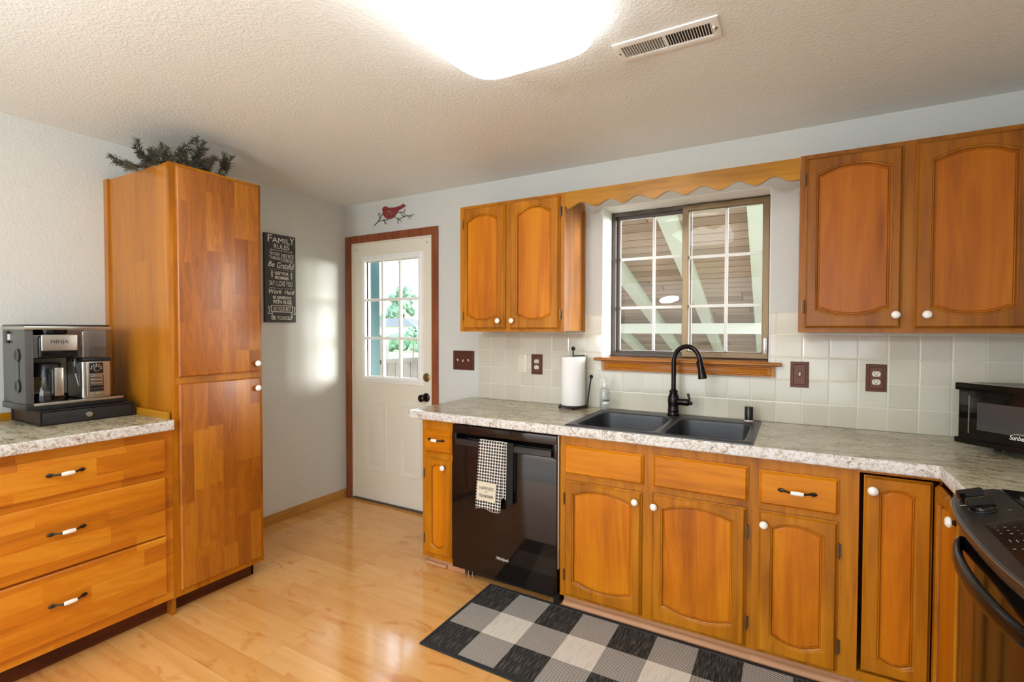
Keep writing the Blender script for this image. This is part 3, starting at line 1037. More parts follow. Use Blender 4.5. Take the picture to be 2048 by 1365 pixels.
b.loops([[(x, y, 0.764), (x, y - 0.004, 0.768), (x, y - 0.004, 0.796), (x, y, 0.800), (x, y + 0.014, 0.800), (x, y + 0.014, 0.764)] for x, y in hp], 0)
b.build('bar_handle', plain('charcoal_handle', srgb(58, 56, 55), 0.25, 0.5), c)
fnD = plane_fn('back', -0.652)
MB().text('Whirlpool', fnD, 1.885, 1.958, 0.158, 0.180, 0, 0.004).build('lettering', MAT['letter'], c, recalc=False)
b = MB()
b.tube([fnD(1.878 + 0.045 * i / 8, 0.166 + 0.008 * math.sin(PI * i / 8), 0.0008) for i in range(9)], 0.0007, 6)
b.build('swoosh', MAT['chrome'], c)
b = MB().box(DW0 + 0.075, DW1 - 0.002, -0.598, -0.57, 0.012, 0.10, 0).box(2.222, 2.247, -0.645, -0.57, 0.002, 0.06, 0)
b.build('toe_panel', MAT['black'], c)
for x in (1.662, 1.69):
    MB().lathe([(0.009, 0), (0.009, 0.006), (0.004, 0.006), (0.004, 0.05)], (x, -0.575 - 0.02, 0.0), (0, 0, 1), 12).build('levelling_foot', MAT['chrome'], c)
MB().box(2.241, 2.2475, -0.64, -0.6, 0.19, 0.875).build('side_trim', MAT['chrome'], c)

# ------------------------------------------------------------------ worktop, sink, tap
CZ = 0.932
SX0, SX1, SY0, SY1 = 2.30, 3.12, -0.635, -0.085
EX0 = 1.268
b = MB().slab('z', 0.882, CZ, (EX0, RX - 0.001), (-0.948, -0.0075), [(0, 3.735, -2, -0.662), (SX0, SX1, SY0, SY1)])
bmesh.ops.recalc_face_normals(b.bm, faces=list(b.bm.faces))
es = []
for e in b.bm.edges:
    if len(e.link_faces) == 2 and e.calc_face_angle(0) > 0.9:
        mid = (e.verts[0].co + e.verts[1].co) / 2
        inside = SX0 - 0.01 < mid.x < SX1 + 0.01 and SY0 - 0.01 < mid.y < SY1 + 0.01
        if not inside and mid.y < -0.05 and mid.x < 4.3: es.append(e)
bmesh.ops.bevel(b.bm, geom=es, offset=0.011, segments=3, profile=0.6, affect='EDGES', clamp_overlap=True)
b.bm.normal_update()
for fc in b.bm.faces:
    if abs(fc.normal.z) < 0.97: fc.material_index = 1
c = b.build('worktop', [MAT['counter'], MAT['edge']])
tag(c, 'long granite look worktop running under the window and around the corner', 'worktop')

c = thing('kitchen_sink', (2.708, -0.36, CZ), 'black double bowl sink set into the worktop under the window', 'sink')
b = MB()
RXA, RXB, RYA, RYB = 2.281, 3.136, -0.652, -0.066
rz = CZ + 0.009


def superell(cx, cy, a, bb, th, n):
    ct, st = math.cos(th), math.sin(th)
    r = (abs(ct / a) ** n + abs(st / bb) ** n) ** (-1.0 / n)
    return cx + r * ct, cy + r * st


def rectray(cx, cy, x0, x1, y0, y1, th):
    ct, st = math.cos(th), math.sin(th)
    k = min([q for q in ((x1 - cx) / ct if ct > 1e-9 else (x0 - cx) / ct if ct < -1e-9 else 1e9, (y1 - cy) / st if st > 1e-9 else (y0 - cy) / st if st < -1e-9 else 1e9)])
    return cx + k * ct, cy + k * st


MIDX = 2.735
for x0, x1, hx0, hx1 in ((RXA, MIDX, 2.325, 2.713), (MIDX, RXB, 2.757, 3.098)):
    hy0, hy1 = -0.622, -0.185
    cx, cy = (hx0 + hx1) / 2, (hy0 + hy1) / 2
    a, bb = (hx1 - hx0) / 2, (hy1 - hy0) / 2
    ths = [2 * PI * k / 64 for k in range(64)] + [math.atan2(yy - cy, xx - cx) % (2 * PI) for xx in (x0, x1) for yy in (RYA, RYB)]
    ths = sorted(ths)
    # outer loop at rim edge (bevelled down to the worktop) - only the outer sides drop
    def outer(e, z):
        out = []
        for th in ths:
            x, y = rectray(cx, cy, x0, x1, RYA, RYB, th)
            if abs(x - RXA) < 1e-6: x += e
            if abs(x - RXB) < 1e-6: x -= e
            if abs(y - RYA) < 1e-6: y += e
            if abs(y - RYB) < 1e-6: y -= e
            out.append((x, y, z))
        return out

    def hole(s, z, n=9):
        return [(*superell(cx, cy, a * s, bb * s, th, n), z) for th in ths]
    b.loops([outer(0, CZ - 0.001), outer(0.001, CZ + 0.005), outer(0.006, rz), hole(1.03, rz), hole(1.0, rz - 0.004), hole(0.985, rz - 0.02), hole(0.95, rz - 0.17, 8), hole(0.90, rz - 0.195, 7), hole(0.15, rz - 0.2, 3)], 0, False, True)
b.build('bowls_and_rim', MAT['sink'], c, smooth=0.7)
for cx in (2.519, 2.93):
    MB().lathe([(0.045, 0.0), (0.045, 0.003), (0.03, 0.0035), (0.028, -0.004)], (cx, -0.40, rz - 0.1995), (0, 0, 1), 24).build('drain', MAT['orb'], c)

c = thing('kitchen_tap', (2.702, -0.113, rz), 'dark bronze gooseneck tap behind the sink with a pull-down spray head', 'tap')
TX_, TY_ = 2.702, -0.113
b = MB()
b.lathe([(0.034, 0), (0.035, 0.008), (0.031, 0.014), (0.029, 0.022), (0.0315, 0.028), (0.029, 0.034), (0.029, 0.06), (0.031, 0.085), (0.029, 0.105), (0.022, 0.122), (0.020, 0.125), (0.024, 0.129), (0.024, 0.134), (0.019, 0.139), (0.0145, 0.146)], (TX_, TY_, rz), (0, 0, 1), 28)
b.build('tap_body', MAT['orb'], c)
dirx, diry = 0.96, -0.28
z1 = rz + 0.30
rr = 0.075
pts = [(TX_, TY_, rz + 0.14), (TX_, TY_, rz + 0.22), (TX_, TY_, z1)]
for i in range(1, 19):
    a = PI * i / 18 * 0.93
    s = rr * (1 - math.cos(a))
    pts.append((TX_ + dirx * s, TY_ + diry * s, z1 + rr * 1.12 * math.sin(a)))
pe = pts[-1]
MB().tube(pts, 0.0128, 16).build('spout', MAT['orb'], c)
dn = Vector((dirx * 0.16, diry * 0.16, -1)).normalized()
pe2 = Vector(pe)
b = MB().lathe([(0.0125, -0.004), (0.0145, 0.0), (0.0145, 0.005), (0.013, 0.007), (0.0145, 0.02), (0.019, 0.07), (0.0225, 0.098), (0.022, 0.106), (0.012, 0.107)], pe2, dn, 24)
b.lathe([(0.009, 0.012), (0.009, 0.05)], pe2 + Vector((-dirx, -diry, 0)) * 0.012, dn, 10)
b.build('spray_head', MAT['orb'], c)
b = MB().lathe([(0.018, 0.0), (0.0185, 0.03), (0.0195, 0.05), (0.019, 0.066), (0.014, 0.076), (0.006, 0.08)], (TX_ + 0.012, TY_, rz + 0.078), (0.99, -0.1, 0), 20)
b.tube([(TX_ + 0.08, TY_ - 0.008, rz + 0.078), (TX_ + 0.086, TY_ - 0.008, rz + 0.098), (TX_ + 0.079, TY_ - 0.008, rz + 0.120), (TX_ + 0.078, TY_ - 0.008, rz + 0.127)], [0.006, 0.0055, 0.0075, 0.0055], 12)
b.lathe([(0.004, -0.012), (0.010, -0.004), (0.010, 0.008), (0.004, 0.014)], (TX_ + 0.088, TY_ - 0.008, rz + 0.075), (1, -0.1, -0.1), 14)
b.build('side_lever', MAT['orb'], c)

c = thing('air_gap_cap', (3.079, -0.092, rz), 'small black cylinder cap standing on the back rim of the sink', 'sink air gap')
MB().lathe([(0.022, 0), (0.022, 0.006), (0.0205, 0.007)], (3.079, -0.092, rz), (0, 0, 1), 24).build('base_ring', MAT['ivory'], c)
MB().lathe([(0.0205, 0.006), (0.0205, 0.07), (0.018, 0.075), (0.010, 0.076)], (3.079, -0.092, rz), (0, 0, 1), 24).build('cap', MAT['black'], c)

c = thing('soap_bottle', (2.303, -0.105, rz), 'clear pump soap bottle on the back corner of the sink', 'bottle')
b = MB().lathe([(0.028, 0), (0.031, 0.003), (0.031, 0.105), (0.029, 0.118), (0.020, 0.128), (0.012, 0.132), (0.012, 0.138)], (2.303, -0.105, rz + 0.0005), (0, 0, 1), 28)
b.build('bottle', MAT['clear'], c)
MB().lathe([(0.0285, 0.002), (0.0285, 0.06), (0.001, 0.06)], (2.303, -0.105, rz + 0.001), (0, 0, 1), 24).build('soap', thinglass('clear_soap', (0.93, 0.94, 0.95, 1), 0.1), c)
b = MB().lathe([(0.013, 0.136), (0.0135, 0.15), (0.009, 0.156), (0.006, 0.158), (0.006, 0.168), (0.010, 0.170), (0.010, 0.180), (0.004, 0.183)], (2.303, -0.105, rz), (0, 0, 1), 18)
b.tube([(2.303, -0.105, rz + 0.176), (2.288, -0.118, rz + 0.177), (2.281, -0.124, rz + 0.172)], 0.0045, 10)
b.build('pump', MAT['gridwhite'], c)


def arc_label(b, cx, cy, r, a0, a1, z0, z1, m):
    n = 10
    top = [b.v((cx + r * math.cos(a0 + (a1 - a0) * i / n), cy + r * math.sin(a0 + (a1 - a0) * i / n), z1)) for i in range(n + 1)]
    bot = [b.v((cx + r * math.cos(a0 + (a1 - a0) * i / n), cy + r * math.sin(a0 + (a1 - a0) * i / n), z0)) for i in range(n + 1)]
    for i in range(n): b.f([bot[i], bot[i + 1], top[i + 1], top[i]], m)


b = MB()
arc_label(b, 2.303, -0.105, 0.0314, -1.6, -0.25, rz + 0.050, rz + 0.062, 1)
arc_label(b, 2.303, -0.105, 0.0314, -1.6, -0.25, rz + 0.036, rz + 0.050, 0)
b.build('bottle_label', [MAT['gridwhite'], plain('grey_label', srgb(96, 98, 102), 0.6)], c, recalc=False)

# ---- paper towel holder and roll
PX, PY = 2.098, -0.098
c = thing('paper_towel_holder', (PX, PY, CZ), 'black wire paper towel holder with ball finials on the worktop', 'paper towel holder')
b = MB()
b.tube([(PX + 0.082 * math.cos(2 * PI * k / 32), PY + 0.082 * math.sin(2 * PI * k / 32), CZ + 0.016) for k in range(32)], 0.0045, 8, closed=True)
b.tube([(PX - 0.08, PY, CZ + 0.016), (PX + 0.08, PY, CZ + 0.016)], 0.004, 8)
b.tube([(PX, PY - 0.08, CZ + 0.016), (PX, PY + 0.08, CZ + 0.016)], 0.004, 8)
for k in range(4):
    a = 0.4 + k * PI / 2
    b.lathe([(0.008, 0), (0.010, 0.005), (0.007, 0.012)], (PX + 0.08 * math.cos(a), PY + 0.08 * math.sin(a), CZ), (0, 0, 1), 12)
b.build('base_ring', MAT['blackm'], c)
b = MB().tube([(PX, PY, CZ + 0.016), (PX, PY, CZ + 0.355)], 0.0045, 10)
b.lathe([(0.004, -0.013), (0.0095, -0.009), (0.013, 0), (0.0095, 0.009), (0.003, 0.013)], (PX, PY, CZ + 0.366), (0, 0, 1), 18)
b.build('centre_rod', MAT['blackm'], c)
b = MB().tube([(PX + 0.092, PY - 0.005, CZ + 0.012), (PX + 0.112, PY + 0.01, CZ + 0.19)], 0.0045, 10)
b.tube([(PX + 0.078, PY, CZ + 0.016), (PX + 0.092, PY - 0.005, CZ + 0.014)], 0.0045, 8)
b.lathe([(0.004, -0.012), (0.009, -0.008), (0.012, 0), (0.009, 0.008), (0.003, 0.012)], (PX + 0.113, PY + 0.011, CZ + 0.198), (0, 0, 1), 16)
b.build('side_arm', MAT['blackm'], c)
b = MB().tube([(PX, PY, CZ + 0.322), (PX + 0.052, PY + 0.058, CZ + 0.322)], 0.0035, 8).tube([(PX + 0.052, PY + 0.058, CZ + 0.322), (PX + 0.052, PY + 0.058, CZ + 0.02)], 0.0035, 8)
b.build('tension_wire', MAT['blackm'], c)
b = MB()
ringo = lambda r, z, k: [(PX + r * math.cos(2 * PI * i / 48), PY + r * math.sin(2 * PI * i / 48), z) for i in range(48)]
b.loops([ringo(0.02, CZ + 0.022, 0), ringo(0.0735, CZ + 0.022, 0), ringo(0.075, CZ + 0.025, 0), ringo(0.0745, CZ + 0.314, 0), ringo(0.073, CZ + 0.317, 0), ringo(0.02, CZ + 0.317, 0), ringo(0.02, CZ + 0.022, 0)], 0, False, False)
b.loops([[(PX - 0.0705, PY - 0.024, z), (PX - 0.082, PY - 0.004, z), (PX - 0.088, PY + 0.02, z), (PX - 0.087, PY + 0.0205, z), (PX - 0.081, PY - 0.0035, z), (PX - 0.0695, PY - 0.0235, z)] for z in (CZ + 0.026, CZ + 0.17, CZ + 0.314)], 0)
solid('paper_towel_roll', MAT['paper'], 'white paper towel roll standing on the black wire holder', 'paper towel', b, (PX, PY, CZ + 0.022))

# ------------------------------------------------------------------ wall cabinets and valance
YU = -0.32
fnU = plane_fn('back', YU)


def wall_cab(label, x0, x1, z0, z1, opens, mf):
    tt = thing('wall_cabinet', ((x0 + x1) / 2, -0.15, z0), label, 'cabinet', 'wall cabinets beside the window')
    carcass(tt, x0, x1, YU + 0.02, -0.002, z0 + 0.006, z1, MAT[mf])
    b = MB()
    frame_boxes(b, fnU, x0, x1, z0, z1, opens)
    b.build('face_frame', MAT[mf], tt)
    return tt


c = wall_cab('two-door wall cabinet hanging between the door and the window', 1.408, 2.133, 1.402, 2.196, [(1.46, 1.735, 1.44, 2.16), (1.805, 2.09, 1.44, 2.16)], 'wood_v')
dd = raised_door(c, fnU, 1.443, 1.748, 1.420, 2.178, 1.462, 1.703, 1.490, 2.104, 0.034, 0.026)
dd_u = [(1.443, 1.748), (1.785, 2.108)]
knob(dd, fnU(1.708, 1.468, 0.02), (0, -1, 0))
for z in (1.50, 2.08): hinge(dd, fnU, 1.439, z, -1)
dd = raised_door(c, fnU, 1.785, 2.108, 1.418, 2.182, 1.826, 2.062, 1.492, 2.110, 0.034, 0.026)
knob(dd, fnU(1.805, 1.468, 0.02), (0, -1, 0))
for z in (1.50, 2.09): hinge(dd, fnU, 2.112, z, 1)
b = MB().box(2.133, 2.139, -0.030, -0.0075, 1.402, 2.15, 0)
b.build('back_stile', MAT['wood_v'], c)

c = wall_cab('wide wall cabinet hanging past the window, above the light switch', 3.294, RX - 0.003, 1.404, 2.202, [(3.33, 3.65, 1.44, 2.17), (3.73, 4.03, 1.44, 2.17)], 'up_v')
dd = raised_door(c, fnU, 3.317, 3.665, 1.424, 2.183, 3.357, 3.631, 1.500, 2.112, 0.030, 0.026, 'up_v', 'up_p')
knob(dd, fnU(3.645, 1.479, 0.02), (0, -1, 0))
for z in (1.52, 2.09): hinge(dd, fnU, 3.313, z, -1)
dd = raised_door(c, fnU, 3.707, 4.065, 1.423, 2.183, 3.757, 4.022, 1.500, 2.112, 0.030, 0.026, 'up_v', 'up_p')
knob(dd, fnU(3.747, 1.479, 0.02), (0, -1, 0))
for z in (1.52, 2.09): hinge(dd, fnU, 4.069, z, 1)

b = MB()
x0, x1 = 2.134, 3.293
N = 140
top = []
bot = []
lows = [2.145, 2.319, 2.471, 2.633, 2.793, 2.955, 3.114, 3.262]
def scal(x):
    import bisect
    if x <= lows[0]: return 2.106 + 0.01
    if x >= lows[-1]: return 2.099
    i = bisect.bisect_right(lows, x) - 1
    q = (x - lows[i]) / (lows[i + 1] - lows[i])
    return 2.098 + 0.030 * (0.5 - 0.5 * math.cos(2 * PI * q)) ** 0.9
for i in range(N + 1):
    x = x0 + (x1 - x0) * i / N
    bot.append((x, scal(x)))
prev = None
fr = [b.v((x, YU, z)) for x, z in bot]
ft = [b.v((x, YU, 2.197)) for x, z in bot]
br = [b.v((x, YU + 0.019, z)) for x, z in bot]
bt = [b.v((x, YU + 0.019, 2.197)) for x, z in bot]
for i in range(N):
    b.f([fr[i], fr[i + 1], ft[i + 1], ft[i]], 0)
    b.f([br[i + 1], br[i], bt[i], bt[i + 1]], 0)
    b.f([fr[i + 1], fr[i], br[i], br[i + 1]], 0)
    b.f([ft[i], ft[i + 1], bt[i + 1], bt[i]], 0)
b.f([fr[0], ft[0], bt[0], br[0]], 0)
b.f([fr[-1], br[-1], bt[-1], ft[-1]], 0)
solid('window_valance', MAT['wood_h'], 'scalloped wooden valance board bridging the two wall cabinets over the window', 'valance', b, ((x0 + x1) / 2, YU, 2.1), smooth=0.5)

# ------------------------------------------------------------------ tall pantry and drawer unit
FX = 0.65
fnL = plane_fn('left', FX)
PY0, PY1 = -1.663, -1.190
c = thing('pantry_cabinet', (0.32, -1.425, 0), 'tall two-door pantry cabinet with pine sprigs on top', 'cabinet')
b = MB().box(0.002, 0.63, PY0, PY0 + 0.018, 0.0, 2.222).box(0.002, 0.63, PY1 - 0.018, PY1, 0.09, 2.222).box(0.002, 0.63, PY0 + 0.018, PY1 - 0.018, 2.204, 2.222)
b.box(0.002, 0.01, PY0 + 0.018, PY1 - 0.018, 0.09, 2.204).box(0.01, 0.63, PY0 + 0.018, PY1 - 0.018, 0.09, 0.108)
b.box(0.002, 0.58, PY1 - 0.018, PY1 - 0.03, 0.002, 0.09)
b.build('carcass', MAT['stave_side'], c)
b = MB()
frame_boxes(b, fnL, PY0, PY1, 0.09, 2.224, [(-1.61, -1.24, 1.20, 2.18), (-1.61, -1.24, 0.15, 1.12)])
b.build('face_frame', MAT['wood_v'], c)
b = MB().box(0.002, 0.045, PY0 - 0.010, PY0 - 0.0002, 1.02, 2.226, 0)
b.build('wall_strip', MAT['stave_side'], c)
b = MB().box(0.565, 0.58, PY0 + 0.018, -1.21, 0.001, 0.09)
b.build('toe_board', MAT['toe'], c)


def slab_door(parent, v0, v1, kz):
    b = MB()
    u0, u1 = -1.636, -1.212
    q = lambda e, o: [fnL(u0 + e, v0 + e, o), fnL(u1 - e, v0 + e, o), fnL(u1 - e, v1 - e, o), fnL(u0 + e, v1 - e, o)]
    b.loops([q(0, 0), q(0, 0.013), q(0.0015, 0.016), q(0.005, 0.019), q(0.009, 0.020)], 0, True, True)
    d = b.build('door', MAT['stave_v'], parent, smooth=0.3)
    knob(d, fnL(-1.236, kz, 0.02), (1, 0, 0))
    return d


MB().lathe([(0.010, 0), (0.010, 0.003), (0.006, 0.005), (0.006, 0.012), (0.009, 0.014), (0.008, 0.018)], (0.60, PY1, 0.985), (0, 1, 0), 14).build('side_bumper', MAT['ivory'], c)
slab_door(c, 1.178, 2.208, 1.224)
slab_door(c, 0.124, 1.144, 1.087)

c = thing('drawer_cabinet', (0.32, -2.07, 0), 'three-drawer base cabinet holding the coffee machine, next to the tall pantry', 'cabinet')
DY0, DY1 = -2.49, PY0 - 0.001
b = MB().box(0.002, 0.63, DY0, DY0 + 0.018, 0.001, 0.929).box(0.002, 0.63, DY1 - 0.018, DY1, 0.09, 0.929).box(0.01, 0.63, DY0 + 0.018, DY1 - 0.018, 0.09, 0.108).box(0.002, 0.01, DY0 + 0.018, DY1 - 0.018, 0.09, 0.929)
b.build('carcass', MAT['stave_side'], c)
b = MB()
frame_boxes(b, fnL, DY0, DY1, 0.095, 0.929, [(-2.43, -1.72, 0.16, 0.40), (-2.43, -1.72, 0.44, 0.68), (-2.43, -1.72, 0.76, 0.87)])
b.build('face_frame', MAT['stave_h'], c)
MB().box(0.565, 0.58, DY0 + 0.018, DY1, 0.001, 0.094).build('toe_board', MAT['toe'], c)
for v0, v1, pz in ((0.734, 0.888, 0.822), (0.424, 0.704, 0.581), (0.139, 0.417, 0.288)):
    u0, u1 = -2.452, -1.700
    b = MB()
    q = lambda e, o: [fnL(u0 + e, v0 + e, o), fnL(u1 - e, v0 + e, o), fnL(u1 - e, v1 - e, o), fnL(u0 + e, v1 - e, o)]
    b.loops([q(0, 0), q(0, 0.013), q(0.0015, 0.016), q(0.005, 0.019), q(0.009, 0.020)], 0, True, True)
    dr = b.build('drawer_front', MAT['stave_h'], c, smooth=0.3)
    pull(dr, fnL(-2.078, pz, 0.02), (0, 1, 0), (1, 0, 0), 0.062)

LZ = 0.977
b = MB().slab('z', 0.930, LZ, (0.001, 0.699), (DY0 - 0.01, PY0 - 0.0105), [])
b.bevel_sharp(0.010, 3, test=lambda e: min(v.co.x for v in e.verts) > 0.69)
b.bm.normal_update()
for fc in b.bm.faces:
    if abs(fc.normal.z) < 0.97: fc.material_index = 1
tag(b.build('worktop', [MAT['counter'], MAT['edge']]), 'short granite look worktop on the drawer cabinet, under the coffee machine', 'worktop')
b = MB().box(0.001, 0.013, DY0, PY0 - 0.0245, LZ + 0.0005, LZ + 0.036, 0, 0.002).box(0.013, 0.655, PY0 - 0.023, PY0 - 0.0105, LZ + 0.0005, LZ + 0.036, 0, 0.002)
c = b.build('trim_2', MAT['wood_h'])
c['kind'] = 'structure'

# ------------------------------------------------------------------ coffee corner
SYA, SYB = -2.062, -1.700
c = thing('pod_drawer_stand', (0.2, -1.88, LZ), 'black wire mesh pod drawer under the coffee machine', 'drawer stand')
sx0, sx1, sz0, sz1 = 0.035, 0.364, LZ + 0.004, LZ + 0.066
b = MB()
for y in (SYA, SYB):
    for x in (sx0, sx1):
        b.tube([(x, y, LZ), (x, y, sz1)], 0.004, 8)
for z in (sz0 + 0.003, sz1):
    b.tube([(sx0, SYA, z), (sx1, SYA, z), (sx1, SYB, z), (sx0, SYB, z)], 0.004, 8, closed=True)
b.build('wire_frame', MAT['blackm'], c)
MB().box(sx0, sx1, SYA, SYB, sz1 - 0.001, sz1 + 0.004, 0, 0.001).build('top_plate', MAT['mesh'], c)
MB().box(sx0, sx1 - 0.012, SYA + 0.002, SYB - 0.002, sz0 + 0.002, sz1 - 0.004).build('mesh_sides', MAT['mesh'], c)
dr = MB().box(sx1 - 0.010, sx1 + 0.002, SYA + 0.008, SYB - 0.008, sz0 + 0.003, sz1 - 0.006, 0, 0.002).build('drawer_front', MAT['mesh'], c)
MB().lathe([(0.013, 0), (0.014, 0.004), (0.012, 0.008), (0.004, 0.009)], (sx1 + 0.002, -1.885, sz0 + 0.028), (1, 0, 0), 20).build('knob', MAT['chrome'], dr)

MZ = sz1 + 0.0042
MY0, MY1 = -2.096, -1.782
c = thing('coffee_maker', (0.19, -1.94, MZ), 'black and silver coffee maker with a glass carafe and a water tank', 'coffee maker')
mx0, mx1 = 0.055, 0.335
b = MB().box(mx0, mx1 + 0.012, MY0 - 0.006, MY1 + 0.05, MZ, MZ + 0.030, 0, 0.005)
b.box(mx1 - 0.02, mx1 + 0.013, MY0 + 0.02, MY1 + 0.045, MZ + 0.022, MZ + 0.033, 1, 0.002)
b.build('base', [MAT['black'], MAT['chrome']], c)
TZ = 1.432
body = MB()
body.box(mx0, mx1 - 0.015, MY0, MY0 + 0.030, MZ + 0.028, TZ - 0.02, 0, 0.004)
body.box(mx0, mx0 + 0.10, MY0 + 0.028, -1.895, MZ + 0.028, TZ - 0.02, 0, 0.003)
body.box(mx0, mx1 - 0.02, MY0 + 0.03, -1.895, TZ - 0.150, TZ - 0.045, 0, 0.004)
bp_ = MB().box(mx0 + 0.099, mx0 + 0.103, MY0 + 0.034, -1.897, MZ + 0.034, TZ - 0.16)
bp_.build('recess_plate', plain('grey_recess_plate', srgb(196, 192, 184), 0.5, 0.0), c)
body.build('body', plain('charcoal_plastic', srgb(74, 72, 70), 0.35), c)
b = MB()
for z in (1.295, 1.155):
    b.lathe([(0.030, 0), (0.030, 0.005), (0.026, 0.007), (0.015, 0.004), (0.006, 0.004)], (0.245, MY0 + 0.0005, z), (0, -1, 0), 24)
b.box(0.232, 0.258, MY0 - 0.002, MY0 + 0.001, 1.18, 1.27, 0, 0.001)
b.build('side_dial', MAT['gloss'], c)
b = MB().box(0.10, 0.15, MY0 - 0.010, MY0 + 0.002, 1.348, 1.405, 0, 0.003).box(0.148, 0.1512, MY0 - 0.0085, MY0, 1.362, 1.39, 1)
b.build('side_clip', [MAT['black'], MAT['gridwhite']], c)
b = MB()
b.box(mx0 - 0.005, mx1 - 0.002, MY0 - 0.004, MY1 + 0.004, TZ - 0.022, TZ - 0.006, 1, 0.004)
b.box(mx0, mx1 - 0.008, MY0, MY1, TZ - 0.008, TZ + 0.002, 0, 0.004)
b.build('lid', [MAT['black'], MAT['chrome']], c)
b = MB()
b.lathe([(0.055, 0), (0.062, 0.02), (0.062, 0.035)], (0.245, -1.985, TZ - 0.055), (0, 0, 1), 28)
b.box(0.2, mx1 - 0.004, MY0 + 0.045, -1.91, TZ - 0.150, TZ - 0.05, 0, 0.012, 4)
b.build('brew_head', MAT['gloss'], c)
fnM = plane_fn('left', mx1 - 0.004)
b = MB()
b.box(mx1 - 0.006, mx1 + 0.004, -2.044, -1.914, 1.313, 1.388, 0, 0.008, 3)
b.build('badge_plate', MAT['chrome'], c)
fnM2 = plane_fn('left', mx1 + 0.004)
MB().text('NINJA', fnM2, -2.012, -1.948, 1.342, 1.364, 0, 0.01, 0.0, 0.0006).build('lettering', MAT['darkletter'], c, recalc=False)
b = MB().box(0.10, mx1 - 0.01, -1.893, MY1 + 0.002, 1.272, TZ - 0.024, 0, 0.012, 4)
b.build('water_tank', MAT['smoke'], c)
b = MB().box(0.11, mx1 - 0.02, -1.885, MY1 - 0.006, 1.276, 1.33, 0, 0.006)
b.build('tank_water', thinglass('tank_water', (0.86, 0.85, 0.85, 1), 0.2), c)
b = MB().box(0.08, mx1 - 0.012, -1.895, MY1 + 0.004, MZ + 0.03, 1.262, 0, 0.012, 4)
b.box(0.08, mx1 - 0.006, -1.895, MY1 + 0.004, 1.256, 1.272, 1, 0.004)
b.build('control_tower', [MAT['chrome'], MAT['black']], c)
b = MB()
px = mx1 - 0.012
b.box(px - 0.001, px + 0.004, -1.876, -1.804, MZ + 0.042, 1.256, 0, 0.003)
b.box(px + 0.003, px + 0.0055, -1.868, -1.812, 1.198, 1.25, 1, 0.001)
for i, (z, mm) in enumerate(((1.184, 0), (1.168, 0), (1.152, 0), (1.134, 1), (1.118, 1))):
    b.box(px + 0.003, px + 0.0050, -1.867, -1.811, z - 0.007, z + 0.007, 1)
    b.box(px + 0.003, px + 0.0065, -1.864, -1.814, z - 0.0045, z + 0.0045, 0 if mm == 0 else 1, 0.001)
b.box(px + 0.003, px + 0.0065, -1.864, -1.842, 1.096, 1.105, 0, 0.001)
b.box(px + 0.003, px + 0.0065, -1.837, -1.814, 1.096, 1.105, 0, 0.001)
for i in range(7):
    a = PI * (i / 6.0)
    b.box(px + 0.0045, px + 0.0062, -1.840 - 0.021 * math.cos(a) - 0.0015, -1.840 - 0.021 * math.cos(a) + 0.0015, 1.222 + 0.019 * math.sin(a) - 0.003, 1.222 + 0.019 * math.sin(a) + 0.003, 2)
b.build('control_panel', [MAT['chrome'], MAT['black'], MAT['letter']], c)
b = MB().lathe([(0.014, 0), (0.014, 0.008), (0.0095, 0.008), (0.0095, 0.0125), (0.004, 0.013)], (px + 0.005, -1.840, 1.222), (1, 0, 0), 22, mats=[0, 0, 1, 1, 1][:4])
b.build('selector_knob', [MAT['chrome'], MAT['black']], c)
b = MB().lathe([(0.062, 0), (0.062, 0.004), (0.001, 0.004)], (0.25, -2.0, MZ + 0.030), (0, 0, 1), 28)
b.build('warming_plate', MAT['gloss'], c)
b = MB()
b.tube([(0.245, -1.913, 1.285), (0.27, -1.908, 1.27), (0.275, -1.902, 1.23), (0.275, -1.900, 1.19)], [0.008, 0.016, 0.017, 0.010], 14, flat=0.6)
b.tube([(0.275, -1.902, 1.20), (0.29, -1.896, 1.14)], [0.009, 0.003], 10)
b.build('frother', MAT['clear'], c)
b = MB().tube([(0.10, MY1 + 0.004, MZ + 0.12), (0.12, MY1 + 0.028, MZ + 0.07), (0.13, MY1 + 0.045, MZ + 0.035), (0.10, MY1 + 0.06, MZ + 0.01), (0.05, MY1 + 0.07, MZ + 0.004)], 0.004, 8)
b.build('power_cord', MAT['black'], c)

CX, CY_, CB = 0.25, -2.0, MZ + 0.0345
c = thing('coffee_carafe', (CX, CY_, CB), 'glass carafe with a silver handle standing on the coffee maker hotplate', 'carafe')
MB().lathe([(0.03, 0.0), (0.066, 0.0), (0.072, 0.006), (0.073, 0.03), (0.066, 0.07), (0.052, 0.115), (0.047, 0.135)], (CX, CY_, CB), (0, 0, 1), 36, cap1=False).build('glass_jug', MAT['carafe'], c)
MB().lathe([(0.0735, 0.0), (0.0742, 0.006), (0.0742, 0.024), (0.0725, 0.026)], (CX, CY_, CB), (0, 0, 1), 36, cap0=False, cap1=False).build('base_band', MAT['gloss'], c)
b = MB().lathe([(0.0545, 0.112), (0.050, 0.135), (0.048, 0.155), (0.050, 0.168), (0.046, 0.174), (0.012, 0.176)], (CX, CY_, CB), (0, 0, 1), 36, cap0=False)
b.build('collar_and_lid', MAT['black'], c)
b = MB()
hx = CX + 0.05
b.box(hx - 0.012, hx + 0.038, CY_ - 0.020, CY_ + 0.030, CB + 0.128, CB + 0.152, 0, 0.006)
b.box(hx + 0.022, hx + 0.046, CY_ - 0.012, CY_ + 0.026, CB + 0.030, CB + 0.150, 0, 0.008, 3)
b.box(hx + 0.042, hx + 0.050, CY_ - 0.004, CY_ + 0.028, CB + 0.026, CB + 0.154, 1, 0.003)
b.box(hx - 0.004, hx + 0.026, CY_ - 0.020, CY_ + 0.004, CB + 0.045, CB + 0.13, 0, 0.006)
